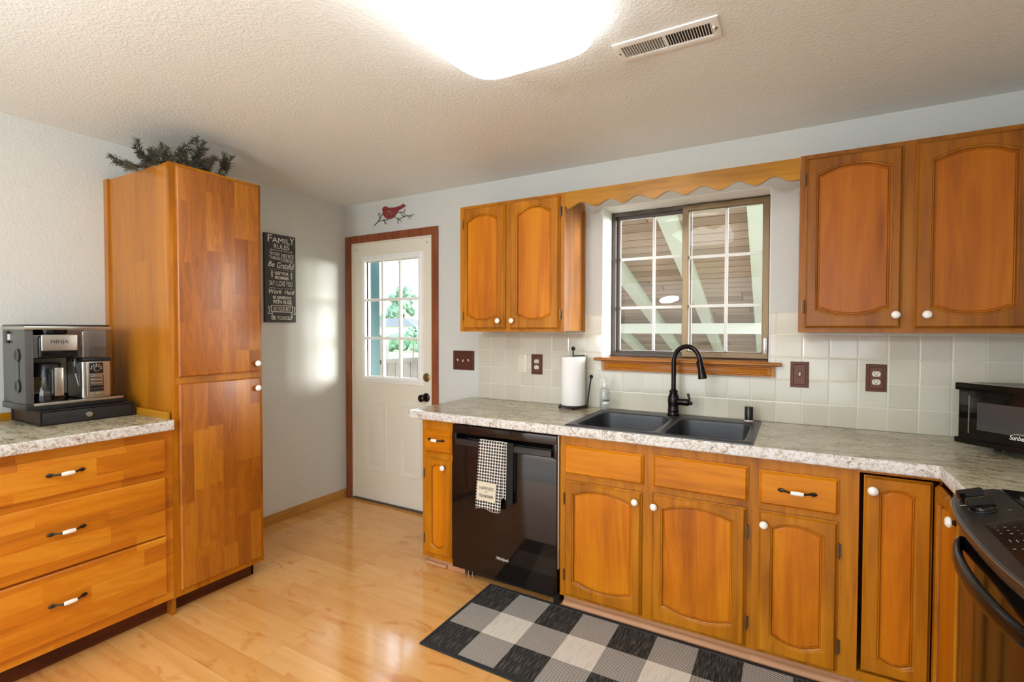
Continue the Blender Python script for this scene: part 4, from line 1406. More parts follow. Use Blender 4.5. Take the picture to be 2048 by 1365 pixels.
b.build('handle', [MAT['black'], MAT['chrome']], c)

# ------------------------------------------------------------------ pine sprigs on the pantry
c = thing('pine_garland', (0.35, -1.45, 2.2225), 'bushy dark pine sprigs lying on top of the tall pantry cabinet', 'greenery')
MAT['needle'] = outdoor('pine_needles', srgb(46, 46, 38), srgb(80, 78, 62), 30)
MAT['needle2'] = outdoor('dusty_pine_needles', srgb(74, 70, 58), srgb(120, 118, 92), 30)
MAT['stem'] = plain('pine_twig', srgb(72, 46, 36), 0.8)
rg = random.Random(11)


def needle(b, p, dr, L, m, w=0.0013):
    e = dr.orthogonal().normalized()
    f2 = dr.cross(e)
    q = [b.v(p + e * w), b.v(p - e * w * 0.5 + f2 * w * 0.87), b.v(p - e * w * 0.5 - f2 * w * 0.87)]
    mid = p + dr * L * 0.6 + Vector((0, 0, -0.04 * L))
    t_ = b.v(p + dr * L + Vector((0, 0, -0.12 * L)))
    q2 = [b.v(mid + e * w), b.v(mid - e * w * 0.5 + f2 * w * 0.87), b.v(mid - e * w * 0.5 - f2 * w * 0.87)]
    for i in range(3):
        j = (i + 1) % 3
        b.f([q[i], q[j], q2[j], q2[i]], m)
        b.f([q2[i], q2[j], t_], m)


zt = 2.2245
tips = []
for k in range(22):
    y0 = -1.63 + 0.30 * (k / 21.0) + rg.uniform(-0.02, 0.02)
    x0 = rg.uniform(0.25, 0.56)
    tips.append((Vector((x0, y0, zt + 0.008)), Vector((rg.uniform(-0.25, 0.5), rg.uniform(-0.8, 0.8), rg.uniform(0.35, 1.3)))))
tips.append((Vector((0.52, -1.60, zt + 0.01)), Vector((0.15, -1.0, 0.12))))
tips.append((Vector((0.44, -1.62, zt + 0.01)), Vector((0.0, -1.0, -0.05))))
tips.append((Vector((0.46, -1.55, zt + 0.01)), Vector((0.2, -0.7, 1.0))))
tips.append((Vector((0.56, -1.36, zt + 0.01)), Vector((0.1, 0.5, 0.9))))
tips.append((Vector((0.60, -1.50, zt + 0.01)), Vector((-0.1, 0.1, 1.2))))
for p0, dr in tips:
    dr.normalize()
    L = rg.uniform(0.12, 0.19)
    b = MB()
    bn = MB()
    pts = [p0]
    cur = dr.copy()
    n = 6
    for i in range(n):
        cur = (cur + Vector((rg.uniform(-.25, .25), rg.uniform(-.25, .25), rg.uniform(-.2, .12)))).normalized()
        q = pts[-1] + cur * L / n
        q.z = min(q.z, 2.405)
        if q.y > PY0 - 0.0 and q.x < 0.65: q.z = max(q.z, zt + 0.006)
        pts.append(q)
    b.tube(pts, [0.0035 - 0.0003 * i for i in range(n + 1)], 6)
    mm = 1 if rg.random() < 0.35 else 0
    allp = [(pts, dr)]
    for s in range(2):
        st = pts[2 + s]
        d2 = (cur + Vector((rg.uniform(-.9, .9), rg.uniform(-.9, .9), rg.uniform(-.2, .6)))).normalized()
        sub = [st + d2 * (0.06 * j / 3) for j in range(4)]
        for q in sub:
            q.z = min(q.z, 2.41)
            if q.y > PY0 and q.x < 0.65: q.z = max(q.z, zt + 0.006)
        b.tube(sub, [0.0025, 0.0022, 0.002, 0.0015], 6)
        allp.append((sub, d2))
    for pl, _ in allp:
        for i in range(1, len(pl)):
            ax = (pl[i] - pl[i - 1]).normalized()
            tipm = i == len(pl) - 1
            for k in range(26 if tipm else 13):
                rv = Vector((rg.gauss(0, 1), rg.gauss(0, 1), rg.gauss(0, 1)))
                rv = (rv - ax * rv.dot(ax)).normalized()
                dn_ = (ax * rg.uniform(0.5, 1.3) + rv).normalized()
                pp = pl[i - 1].lerp(pl[i], rg.random())
                Ln = rg.uniform(0.02, 0.036)
                tipz = pp.z + dn_.z * Ln
                if tipz > 2.432: dn_.z -= 0.8; dn_.normalize()
                inside = pp.y + dn_.y * Ln > PY0 - 0.002 and pp.x + dn_.x * Ln < 0.652
                if inside and tipz - 0.12 * Ln < zt: dn_.z = abs(dn_.z) + 0.2; dn_.normalize()
                needle(bn, pp, dn_, Ln, mm)
    br_ = b.build('branch', MAT['stem'], c)
    bn.build('needles', [MAT['needle'], MAT['needle2']], br_, smooth=0, recalc=False)

# ------------------------------------------------------------------ wall art
c = thing('wall_sign', (0.0, -0.615, 1.47), 'charcoal board sign with white lettering beside the pantry', 'sign')
sy0, sy1, sz0_, sz1_ = -0.741, -0.492, 1.466, 2.100
b = MB().box(0.0005, 0.020, sy0, sy1, sz0_, sz1_, 1)
b.box(0.0195, 0.0205, sy0 + 0.0005, sy1 - 0.0005, sz0_ + 0.0005, sz1_ - 0.0005, 0)
b.build('board', [MAT['board'], MAT['boardside']], c)
fnS = plane_fn('left', 0.0205)


def SU(px): return sy0 + (px - 200) / 390.0 * (sy1 - sy0)
def SV(py): return sz1_ - (py - 133) / 1140.0 * (sz1_ - sz0_)


b = MB()
def line(txt, x0, x1, y0, y1, bold=0.0, shear=0.0):
    b.text(txt, fnS, SU(x0), SU(x1), SV(y1), SV(y0), 0, bold, shear)


line('F', 238, 290, 150, 240, 0.0)
line('AMIL', 290, 515, 175, 240)
line('Y', 515, 572, 150, 240)
line('RULES', 312, 505, 258, 318)
line('TRY NEW', 256, 388, 368, 408)
line('THINGS', 256, 392, 420, 462)
line('HELP EACH', 420, 560, 372, 424)
line('OTHER OUT', 420, 560, 434, 484)
line('Be', 240, 318, 490, 560, 0.006, 0.3)
line('Grateful', 348, 570, 490, 570, 0.006, 0.3)
line('KEEP YOUR', 322, 496, 615, 655, 0.02)
line('PROMISES', 322, 496, 672, 714, 0.02)
line('SAY I LOVE YOU', 252, 545, 735, 800)
line('Work', 246, 410, 845, 905, 0.006, 0.3)
line('Hard', 440, 570, 845, 905, 0.006, 0.3)
line('BE GENEROUS', 296, 530, 932, 968, 0.02)
line('WITH HUGS', 293, 534, 980, 1036, 0.02)
line('DO YOUR BEST', 300, 524, 1072, 1124)
line('B', 276, 312, 1182, 1240)
line('E YOURSEL', 312, 522, 1194, 1240)
line('F', 522, 550, 1182, 1240)


def bar(x0, x1, y0, y1):
    q = [fnS(SU(x0), SV(y0), 0.0004), fnS(SU(x1), SV(y0), 0.0004), fnS(SU(x1), SV(y1), 0.0004), fnS(SU(x0), SV(y1), 0.0004)]
    b.f([b.v(p) for p in q], 0)


def poly(pts):
    b.f([b.v(fnS(SU(x), SV(y), 0.0005)) for x, y in pts], 0)


bar(290, 382, 338, 342); bar(432, 528, 338, 342)
poly([(266, 330), (292, 337), (292, 344), (266, 350), (274, 340)])
poly([(546, 330), (522, 337), (522, 344), (546, 350), (538, 340)])
poly([(376, 334), (388, 340), (376, 346)]); poly([(440, 334), (428, 340), (440, 346)])
poly([(406, 352), (395, 338), (398, 331), (406, 336), (414, 331), (417, 338)])
bar(405, 410, 372, 484)
for k in range(17): poly([(262 + k * 18, 588), (266 + k * 18, 592), (270 + k * 18, 588), (266 + k * 18, 584)])
for cx in (286, 534):
    bar(cx - 2, cx + 2, 612, 708)
    for k in range(4):
        y = 690 - 22 * k
        poly([(cx, y), (cx - 14, y - 12), (cx - 6, y - 16)])
        poly([(cx, y), (cx + 14, y - 12), (cx + 6, y - 16)])
bar(256, 388, 828, 831); bar(430, 546, 828, 831); poly([(402, 829), (409, 836), (416, 829), (409, 822)])
for x0, x1, y0, y1 in ((272, 548, 1052, 1060), (272, 548, 1134, 1142), (272, 279, 1052, 1142), (541, 548, 1052, 1142), (234, 274, 1072, 1078), (546, 586, 1072, 1078), (234, 290, 1158, 1165), (530, 586, 1158, 1165), (286, 292, 1140, 1165), (528, 534, 1140, 1165)):
    bar(x0, x1, y0, y1)
for s_ in (1, -1):
    f_ = lambda x: 410 + s_ * (x - 410)
    poly([(f_(234), 1072), (f_(241), 1072), (f_(258), 1118), (f_(241), 1165), (f_(234), 1165), (f_(250), 1118)])
b.build('lettering', MAT['letter'], c, recalc=False, smooth=0)

# bird
AX = lambda x, y: (0.276043 + 2.65335e-4 * x - 1.2952e-6 * y + 3.7404e-10 * x * y, 2.458917 - 3.3628e-5 * x - 2.05530e-4 * y + 6.6488e-9 * x * y)
c = thing('metal_bird', (0.54, 0.0, 2.30), 'red metal bird perched on a black twig above the door', 'wall decoration')
out = [(560, 360), (600, 350), (620, 300), (670, 262), (730, 250), (790, 275), (830, 308), (900, 302), (1000, 300), (1110, 290), (1180, 262), (1250, 240), (1272, 248), (1340, 200), (1410, 155), (1490, 215), (1480, 242), (1400, 300), (1310, 350), (1230, 400), (1165, 470), (1120, 560), (1070, 640), (980, 710), (880, 742), (790, 732), (710, 700), (650, 620), (615, 520), (610, 440), (600, 392)]
b = MB()
b.prism([AX(*p) for p in out], lambda x, z: (x, -0.006, z), lambda x, z: (x, -0.012, z))
wing = [(760, 420), (850, 470), (960, 500), (1060, 490), (1000, 540), (900, 530), (820, 500)]
b.build('bird', MAT['red'], c, smooth=0.3)
b = MB()
for sx, sy, ex, ey, hw in ((800, 445, 960, 470, 9), (780, 430, 880, 490, 7), (860, 440, 950, 445, 8), (900, 550, 1010, 550, 10), (745, 470, 750, 530, 7), (800, 560, 835, 590, 8), (760, 610, 775, 660, 8), (850, 360, 865, 380, 6), (915, 360, 930, 385, 6), (870, 590, 885, 605, 6), (1040, 520, 1045, 560, 6), (840, 490, 960, 520, 6)):
    dx, dy = ex - sx, ey - sy
    l = math.hypot(dx, dy)
    nx, ny = -dy / l * hw, dx / l * hw
    mx, my = (sx + ex) / 2, (sy + ey) / 2
    b.prism([AX(*p) for p in ((sx, sy), (mx + nx, my + ny), (ex, ey), (mx - nx, my - ny))], lambda x, z: (x, -0.0121, z), lambda x, z: (x, -0.0126, z))
b.build('feather_cutouts', MAT['pale'], c, smooth=0)
b = MB()
for pl, r in (([(240, 1000), (400, 840), (480, 710), (610, 500)], 0.0028), ([(470, 690), (440, 590), (390, 510)], 0.002), ([(450, 590), (485, 490)], 0.002), ([(410, 850), (560, 780), (770, 770), (850, 725)], 0.0024),
              ([(620, 780), (690, 940)], 0.0016), ([(640, 785), (740, 940)], 0.002), ([(1030, 650), (1190, 730), (1290, 720), (1400, 650), (1530, 605), (1650, 620), (1780, 550)], 0.0023), ([(1170, 730), (1200, 920)], 0.002),
              ([(1200, 740), (1330, 840)], 0.002), ([(1560, 620), (1650, 750)], 0.002), ([(1640, 620), (1710, 660)], 0.002), ([(1100, 500), (1300, 470), (1380, 470), (1450, 430), (1460, 350)], 0.0022), ([(1280, 480), (1390, 640)], 0.0022),
              ([(1390, 480), (1500, 580)], 0.0018), ([(1380, 630), (1450, 620)], 0.0018)):
    pp = []
    for x, y in pl:
        u, v = AX(x, y)
        pp.append((u, -0.005, v))
    b.tube(pp, r, 8)
b.build('twig', MAT['twig'], c)

# ------------------------------------------------------------------ switches and sockets
def wall_plate(name, label, cat, x0, x1, z0, z1, y, kind, n=1, grp=None):
    c = thing(name, ((x0 + x1) / 2, y, (z0 + z1) / 2), label, cat, grp)
    fn = plane_fn('back', y)
    b = MB()
    q = lambda e, o: [fn(x0 + e, z0 + e, o), fn(x1 - e, z0 + e, o), fn(x1 - e, z1 - e, o), fn(x0 + e, z1 - e, o)]
    if kind == 'blank':
        b.loops([q(0, 0.0003), q(0, 0.003), q(0.003, 0.005)], 0, True, True)
        for z in (z0 + 0.02, z1 - 0.02): b.lathe([(0.0028, 0), (0.0028, 0.001)], fn((x0 + x1) / 2, z, 0.005), (0, -1, 0), 10, 1)
        b.build('cover_plate', [MAT['ivory'], MAT['bronze']], c)
        return c
    b.loops([q(0, 0.0003), q(0, 0.005), q(0.002, 0.007), q(0.006, 0.007), q(0.008, 0.0085), q(0.013, 0.0085), q(0.016, 0.006), q(0.02, 0.006)], 0, True, True)
    b.build('cover_plate', MAT['plate'], c)
    cz = (z0 + z1) / 2
    for i in range(n):
        cx = x0 + (x1 - x0) * (i + 0.5) / n if n > 1 else (x0 + x1) / 2
        if n > 1: cx = (x0 + x1) / 2 + (i - (n - 1) / 2) * 0.046
        if kind == 'switch':
            b = MB().box(cx - 0.006, cx + 0.006, y - 0.0075, y - 0.006, cz - 0.0125, cz + 0.0125, 1)
            up = 1 if (i % 2 == 0) else -1
            b.loops([[(cx - 0.0045, y - 0.007, cz - 0.008), (cx + 0.0045, y - 0.007, cz - 0.008), (cx + 0.0045, y - 0.007, cz + 0.008), (cx - 0.0045, y - 0.007, cz + 0.008)],
                     [(cx - 0.004, y - 0.017, cz + up * 0.008 - 0.003), (cx + 0.004, y - 0.017, cz + up * 0.008 - 0.003), (cx + 0.004, y - 0.017, cz + up * 0.008 + 0.003), (cx - 0.004, y - 0.017, cz + up * 0.008 + 0.003)]], 0, False, True)
            b.build('toggle', [MAT['ivory'], MAT['dark']], c)
        else:
            for dz in (-0.0195, 0.0195):
                b = MB()
                pts = []
                for k in range(28):
                    a = 2 * PI * k / 28
                    pts.append((cx + 0.0168 * math.cos(a), max(min(cz + dz + 0.0168 * math.sin(a), cz + dz + 0.0125), cz + dz - 0.0125)))
                b.prism(pts, lambda x, z: (x, y - 0.006, z), lambda x, z: (x, y - 0.0095, z), 0)
                for sx in (-0.0062, 0.0062):
                    b.box(cx + sx - 0.0012, cx + sx + 0.0012, y - 0.0099, y - 0.009, cz + dz - 0.001, cz + dz + 0.0075, 1)
                b.lathe([(0.0026, 0), (0.0026, 0.0004)], (cx, y - 0.0095, cz + dz - 0.007), (0, -1, 0), 10, 1)
                b.build('receptacle', [MAT['ivory'], MAT['dark']], c)
    return c


wall_plate('light_switch', 'bronze triple light switch on the painted wall beside the door', 'light switch', 1.119, 1.301, 1.124, 1.262, 0.0, 'switch', 3)
wall_plate('blank_wall_plate', 'plain ivory blank plate on the tiles beside the bronze socket', 'wall plate', 1.662, 1.730, 1.128, 1.250, -0.007, 'blank')
wall_plate('power_socket', 'bronze double socket on the tiles beside the paper towel holder', 'power socket', 1.764, 1.844, 1.120, 1.252, -0.007, 'socket')
wall_plate('light_switch', 'bronze single light switch on the tiles near the end of the window sill', 'light switch', 3.264, 3.346, 1.122, 1.253, -0.007, 'switch')
wall_plate('power_socket', 'bronze double socket on the tiles between the light switch and the microwave', 'power socket', 3.582, 3.664, 1.120, 1.251, -0.007, 'socket')

# ------------------------------------------------------------------ ceiling fittings
c = thing('ceiling_light', (2.455, -1.925, H), 'large glowing white rounded ceiling light', 'ceiling light')
b = MB()
ca, cb_, ccx, ccy = 0.262, 0.62, 2.455, -1.925


def cring(e, z, n=6.0):
    r = []
    for k in range(72):
        th = 2 * PI * k / 72
        ct, st = math.cos(th), math.sin(th)
        x = (ca - e) * math.copysign(abs(ct) ** (2 / n), ct)
        y = (cb_ - e) * math.copysign(abs(st) ** (2 / (n * 1.4)), st)
        r.append((ccx + x, ccy + y, z))
    return r


b.loops([cring(0.004, H - 0.012), cring(0.0, H - 0.03), cring(0.0, H - 0.055), cring(0.010, H - 0.078), cring(0.03, H - 0.092), cring(0.07, H - 0.100), cring(0.16, H - 0.104)], 0, True, True)
b.build('diffuser', MAT['lamp'], c, smooth=1.0)
MB().box(ccx - 0.2, ccx + 0.2, ccy - 0.55, ccy + 0.55, H - 0.0125, H - 0.0005).build('mounting_pan', MAT['gridwhite'], c)

c = thing('ceiling_vent', (2.87, -1.123, H), 'white louvred air vent in the ceiling beside the light', 'vent')
vx0, vx1, vy0, vy1 = 2.694, 3.050, -1.190, -1.056
b = MB().slab('z', H - 0.006, H - 0.0005, (vx0, vx1), (vy0, vy1), [(vx0 + 0.026, (vx0 + vx1) / 2 - 0.004, vy0 + 0.030, vy1 - 0.028), ((vx0 + vx1) / 2 + 0.004, vx1 - 0.026, vy0 + 0.030, vy1 - 0.028)])
b.bevel_sharp(0.003, 2, test=lambda e: all(abs(v.co.z - (H - 0.006)) < 1e-5 for v in e.verts))
b.build('grille_frame', MAT['gridwhite'], c)
b = MB()
x = vx0 + 0.032
while x < vx1 - 0.028:
    if abs(x - (vx0 + vx1) / 2) > 0.006:
        tl = 0.0014 if x < (vx0 + vx1) / 2 else -0.0014
        b.loops([[(x - tl, y, H - 0.005), (x - tl + 0.0014, y, H - 0.005), (x + tl + 0.0014, y, H - 0.0008), (x + tl, y, H - 0.0008)] for y in (vy0 + 0.03, vy1 - 0.028)], 0)
    x += 0.0092
b.build('louvres', MAT['gridwhite'], c)
MB().box(vx0 + 0.02, vx1 - 0.02, vy0 + 0.02, vy1 - 0.02, H - 0.0006, H - 0.0001).build('duct_backing', plain('duct_shadow', srgb(40, 32, 27), 0.8), c)
b = MB()
for x in (vx0 + 0.012, vx1 - 0.012): b.lathe([(0.004, 0), (0.003, 0.0015)], (x, (vy0 + vy1) / 2, H - 0.006), (0, 0, -1), 10)
b.build('screw', MAT['bronze'], c)
MB().box(vx1 - 0.022, vx1 - 0.016, vy0 + 0.05, vy0 + 0.075, H - 0.014, H - 0.006, 0, 0.001).build('damper_lever', MAT['ivory'], c)

# ------------------------------------------------------------------ rug, towels
c = thing('floor_rug', (1.83, -0.631, 0.0), 'black and cream checked rug on the floor in front of the sink', 'rug')
rx0, rx1, ry0, ry1 = 1.832, 3.62, -1.232, -0.632
b = MB().box(rx0 + 0.012, rx1 - 0.012, ry0 + 0.012, ry1 - 0.012, 0.0008, 0.006)
b.build('woven_field', MAT['rug'], c)
b = MB().slab('z', 0.0006, 0.0078, (rx0, rx1), (ry0, ry1), [(rx0 + 0.017, rx1 - 0.017, ry0 + 0.02, ry1 - 0.02)])
b.bevel_sharp(0.002, 2)
b.build('binding', MAT['rugedge'], c)


def drape(name, mat, parent, x0, x1, ztop, zf, zb, yoff, skew, amp, uvs=1.0, fold=0.0, seed=0):
    """a cloth hung over the bar: back flap, over the top, front flap"""
    bm = bmesh.new()
    uvl = bm.loops.layers.uv.new('UVMap')
    path = []
    ny = 34
    for i in range(12): path.append((-0.6545, zb + (ztop - 0.012 - zb) * i / 11.0, 0.0))
    for i in range(1, 8):
        a = PI * i / 8
        path.append((-0.6665 + 0.0125 * math.cos(a) - 0.0, ztop - 0.006 + 0.010 * math.sin(a), 0.0))
    for i in range(ny): path.append((-0.6795 - yoff, ztop - 0.012 - (ztop - 0.012 - zf) * i / (ny - 1.0), i / (ny - 1.0)))
    nx = 28
    rnd = random.Random(seed)
    ph = rnd.uniform(0, 6)
    V, D = [], [0.0]
    for i in range(1, len(path)):
        D.append(D[-1] + math.hypot(path[i][0] - path[i - 1][0], path[i][1] - path[i - 1][1]))
    for i, (y, z, q) in enumerate(path):
        row = []
        for k in range(nx + 1):
            u = k / nx
            wv = amp * q * (math.sin(u * 9 + ph) * 0.6 + math.sin(u * 17 + 2 * ph) * 0.3)
            hem = 0.006 * math.sin(u * 7 + ph) * (1 if i == len(path) - 1 else 0)
            row.append(bm.verts.new((x0 + (x1 - x0) * u + skew * q, y - abs(wv) - 0.003 * q, z + hem)))
        V.append(row)
    for i in range(len(V) - 1):
        for k in range(nx):
            f = bm.faces.new([V[i][k], V[i][k + 1], V[i + 1][k + 1], V[i + 1][k]])
            for lp, (ii, kk) in zip(f.loops, ((i, k), (i, k + 1), (i + 1, k + 1), (i + 1, k))):
                lp[uvl].uv = ((x1 - x0) * kk / nx, D[ii])
    o_ = ORG[parent.name]
    for v in bm.verts: v.co -= o_
    bmesh.ops.recalc_face_normals(bm, faces=list(bm.faces))
    me = bpy.data.meshes.new(name)
    bm.to_mesh(me)
    bm.free()
    me.materials.append(mat)
    for p in me.polygons: p.use_smooth = True
    o = bpy.data.objects.new(name, me)
    COL.objects.link(o)
    o.parent = parent
    ORG[o.name] = o_
    md = o.modifiers.new('thickness', 'SOLIDIFY')
    md.thickness = 0.0022
    md.offset = 0
    return o


c = thing('checked_towel', (1.86, -0.68, 0.6), 'black and white checked towel hanging on the dishwasher handle', 'towel')
drape('cloth', MAT['gingham'], c, 1.789, 1.950, 0.810, 0.436, 0.60, 0.0, -0.023, 0.006, seed=2)
drape('folded_layer', MAT['gingham'], c, 1.93, 1.960, 0.8085, 0.512, 0.60, -0.0065, -0.003, 0.002, seed=5)
b = MB()
fnT = lambda u, v, o: Vector((u - 0.023 * (0.80 - v) / 0.364, -0.6925 - o, v))
b.prism([(1.800, 0.488), (1.920, 0.484), (1.921, 0.590), (1.801, 0.592)], lambda u, v: fnT(u, v, 0.0), lambda u, v: fnT(u, v, 0.0012))
pt = b.build('cloth_patch', MAT['patch'], c)
b = MB()
b.text('HAPPINESS', fnT, 1.818, 1.906, 0.548, 0.566, 0, 0.0, 0.0, 0.0018)
b.text('IS', fnT, 1.855, 1.868, 0.533, 0.542, 0, 0.0, 0.0, 0.0018)
b.text('Homemade', fnT, 1.816, 1.906, 0.506, 0.528, 0, 0.01, 0.4, 0.0018)
b.build('lettering', MAT['darkletter'], pt, recalc=False, smooth=0)
c = thing('black_towel', (1.98, -0.68, 0.6), 'plain black towel hanging on the dishwasher handle behind the checked one', 'towel')
drape('cloth', MAT['blackcloth'], c, 1.965, 2.002, 0.807, 0.482, 0.55, -0.004, -0.003, 0.002, seed=8)

# ------------------------------------------------------------------ microwave in the corner (stands at an angle)
MW = Vector((3.860, -0.262, CZ))
c = thing('microwave_oven', MW, 'black microwave oven standing at an angle in the worktop corner', 'microwave', rz=math.radians(-45))
# own space: x along the front, y to the back, z up; origin at the front corner by the tiles
W, D_, z0_, z1_ = 0.46, 0.30, 0.024, 0.270
b = MB()
# body tapers to the back so that it fits the corner
def mwring(z, e=0.0):
    return [(0.012 + e, 0.03, z), (W - 0.012 - e, 0.03, z), (W - 0.012 - e, 0.10, z), (W - 0.14, D_ - e, z), (0.14, D_ - e, z), (0.012 + e, 0.10, z)]
b.loops([mwring(z0_ + 0.004, 0.004), mwring(z0_ + 0.008), mwring(z1_ - 0.008), mwring(z1_ - 0.002, 0.005)], 0)
b.build('housing', MAT['black'], c, local=True)
b = MB()
b.box(0.0, W, -0.006, 0.028, z1_ - 0.030, z1_, 0, 0.006, 3)
b.box(0.0, W, -0.006, 0.028, z0_, z0_ + 0.024, 0, 0.006, 3)
b.box(0.012, W - 0.012, 0.0, 0.028, z0_ + 0.02, z1_ - 0.025, 0, 0.004)
b.build('front_surround', MAT['gloss'], c, local=True)
b = MB()
b.box(0.052, 0.36, -0.004, 0.002, z0_ + 0.046, z1_ - 0.050, 0, 0.002)
dd = b.build('door', MAT['gloss'], c, local=True)
b = MB().box(0.080, 0.345, -0.0045, -0.003, z0_ + 0.064, z1_ - 0.072)
wn_ = b.build('window', plain('grey_mesh_glass', srgb(66, 66, 66), 0.12, coat=0.5), dd, local=True)
MB().box(0.050, 0.054, -0.0055, -0.002, z0_ + 0.046, z1_ - 0.050).build('door_trim', MAT['chrome'], dd, local=True)
fnW = lambda u, v, o: Vector((u, -0.0045 - o, v))
b = MB().text('Sunbeam', fnW, 0.186, 0.252, z0_ + 0.048, z0_ + 0.066, 0, 0.012, 0.25, 0.0006)
pts = [fnW(0.198 + 0.05 * i / 10, z0_ + 0.066 + 0.006 * math.sin(PI * (0.15 + 0.85 * i / 10)), 0.0008) for i in range(11)]
b.tube(pts, 0.0008, 6)
b.build('lettering', MAT['letter'], dd, local=True, recalc=False)
b = MB().box(0.375, 0.44, -0.003, 0.002, z0_ + 0.04, z1_ - 0.04, 0, 0.002)
for i in range(4):
    for j in range(3): b.box(0.383 + j * 0.018, 0.397 + j * 0.018, -0.0045, -0.002, z0_ + 0.055 + i * 0.026, z0_ + 0.073 + i * 0.026, 1)
b.build('keypad', [MAT['black'], MAT['board']], c, local=True)
for x in (0.09, W - 0.15):
    for y in (0.10, 0.16):
        MB().lathe([(0.012, 0), (0.013, z0_ + 0.004)], (x, y, 0.0005), (0, 0, 1), 12).build('foot', MAT['blackm'], c, local=True)

# ------------------------------------------------------------------ range (slide-in cooker)
SYA_, SYB_ = -1.745, -0.965
SCY = (SYA_ + SYB_) / 2
c = thing('kitchen_range', (4.05, SCY, 0), 'black slide-in range with a curved control panel and bowed oven handle', 'range cooker')


def bow(y, x_end=3.712, dep=0.052):
    u = (y - SCY) / (SYB_ - SCY)
    return x_end - dep * (1 - abs(u) ** 2.6)


MB().box(3.735, 4.385, SYA_ + 0.003, SYB_ - 0.003, 0.02, 0.925).build('body', MAT['black'], c)
NB = 28
ys = [SYA_ - 0.012 + (SYB_ + 0.024 - SYA_) * i / NB for i in range(NB + 1)]
ys = [SYA_ - 0.010 + (SYB_ - SYA_ + 0.020) * i / NB for i in range(NB + 1)]
b = MB()
rings = []
for y in ys:
    yy = max(min(y, SYB_), SYA_)
    x = bow(yy)
    rings.append([(x + 0.010, y, 0.878), (x + 0.002, y, 0.895), (x, y, 0.912), (x + 0.004, y, 0.918), (3.80, y, 0.944), (3.815, y, 0.944), (3.815, y, 0.90), (3.76, y, 0.878)])
b.loops(rings, 0)
b.bevel_sharp(0.003, 2, 1.2)
b.build('control_panel', plain('charcoal_enamel', srgb(50, 48, 46), 0.32, 0.3), c)
b = MB()
b.tube([(bow(max(min(y, SYB_), SYA_)) - 0.0006, y, 0.9125) for y in ys], 0.0012, 6)
b.build('panel_edge_trim', MAT['chrome'], c)
MB().box(3.816, 4.385, SYA_ - 0.008, SYB_ + 0.008, 0.926, 0.946, 0, 0.003).build('cooktop', MAT['gloss'], c)
slope = Vector((3.80 - 3.69, 0, 0.944 - 0.918)).normalized()
pn = Vector((-slope.z, 0, slope.x))


def PP(x, y, o=0.0):
    z = 0.918 + (x - 3.69) * (0.944 - 0.918) / (3.80 - 3.69)
    xb = bow(max(min(y, SYB_), SYA_)) + 0.004
    z = 0.918 + (x - xb) * (0.944 - 0.918) / (3.80 - xb)
    return Vector((x, y, z)) + pn * o


for ky in (-1.072, -1.160):
    p = PP(3.726, ky)
    b = MB().lathe([(0.030, 0), (0.030, 0.004), (0.024, 0.007), (0.022, 0.014), (0.010, 0.016)], p, pn, 28)
    g1, g2 = slope, Vector((0, 1, 0))
    dirg = (g1 * 0.95 + g2 * 0.3).normalized()
    dp = dirg.cross(pn).normalized()
    R8 = []
    for o_, w_, l_ in ((0.008, 0.010, 0.029), (0.030, 0.0075, 0.031), (0.036, 0.0055, 0.029)):
        R8.append([p + pn * o_ + dp * (w_ * sx) + dirg * (l_ * sy) for sx, sy in ((-1, -1), (1, -1), (1, 1), (-1, 1))])
    b.loops(R8, 0)
    b.bevel_sharp(0.002, 2, 0.9)
    b.build('knob', MAT['gloss'], c)
b = MB()
quad = [PP(3.700, -1.275, 0.001), PP(3.785, -1.235, 0.001), PP(3.785, -1.62, 0.001), PP(3.700, -1.58, 0.001)]
up = [q + pn * 0.0012 for q in quad]
b.loops([quad, up], 0)
b.build('display_panel', MAT['gloss'], c)
b = MB()
rg2 = random.Random(4)


def mark(x, y, lx, ly, m=0):
    q = [PP(x, y, 0.003), PP(x + lx, y, 0.003), PP(x + lx, y - ly, 0.003), PP(x, y - ly, 0.003)]
    b.f([b.v(p) for p in q], m)


for i in range(3):
    for j in range(4):
        mark(3.712 + 0.018 * j, -1.30 - 0.022 * i, 0.005, 0.002 + 0.002 * (j % 2))
for i in range(3): mark(3.716 + 0.012 * i, -1.385, 0.002, 0.016)
for i in range(5): mark(3.708 + 0.015 * i, -1.44, 0.005, 0.005)
mark(3.738, -1.44, 0.006, 0.006, 1)
b.build('panel_markings', [plain('grey_marking', srgb(150, 148, 144), 0.6), MAT['red']], c, recalc=False, smooth=0)
b = MB()
for (x, y, l1, l2) in ((3.700, -1.04, 0.010, 0.006), (3.712, -1.05, 0.008, 0.008), (3.696, -1.075, 0.012, 0.004), (3.69, -1.11, 0.014, 0.006), (3.703, -1.118, 0.010, 0.008), (3.776, -1.16, 0.008, 0.004)):
    q = [PP(x, y, 0.0012), PP(x + l1, y, 0.0012), PP(x + l1, y - l2 * 0.5, 0.0012), PP(x, y - l2 * 0.5, 0.0012)]
    b.f([b.v(p) for p in q], 0)
b.build('knob_markings', MAT['letter'], c, recalc=False, smooth=0)
b = MB()
rings = []
for i in range(NB + 1):
    y = SYA_ + 0.004 + (SYB_ - SYA_ - 0.008) * i / NB
    x = bow(y, 3.722, 0.030)
    rings.append([(x, y, 0.20), (x, y, 0.862), (x + 0.006, y, 0.868), (3.734, y, 0.868), (3.734, y, 0.20)])
b.loops(rings, 0)
od = b.build('oven_door', MAT['gloss'], c)
b = MB()
pts, rad = [], []
for i in range(25):
    q = i / 24.0
    y = SYB_ - 0.115 - (SYB_ - SYA_ - 0.19) * q
    s = math.sin(PI * q)
    pts.append((bow(y, 3.722, 0.030) - 0.004 - 0.032 * s ** 0.7, y, 0.806))
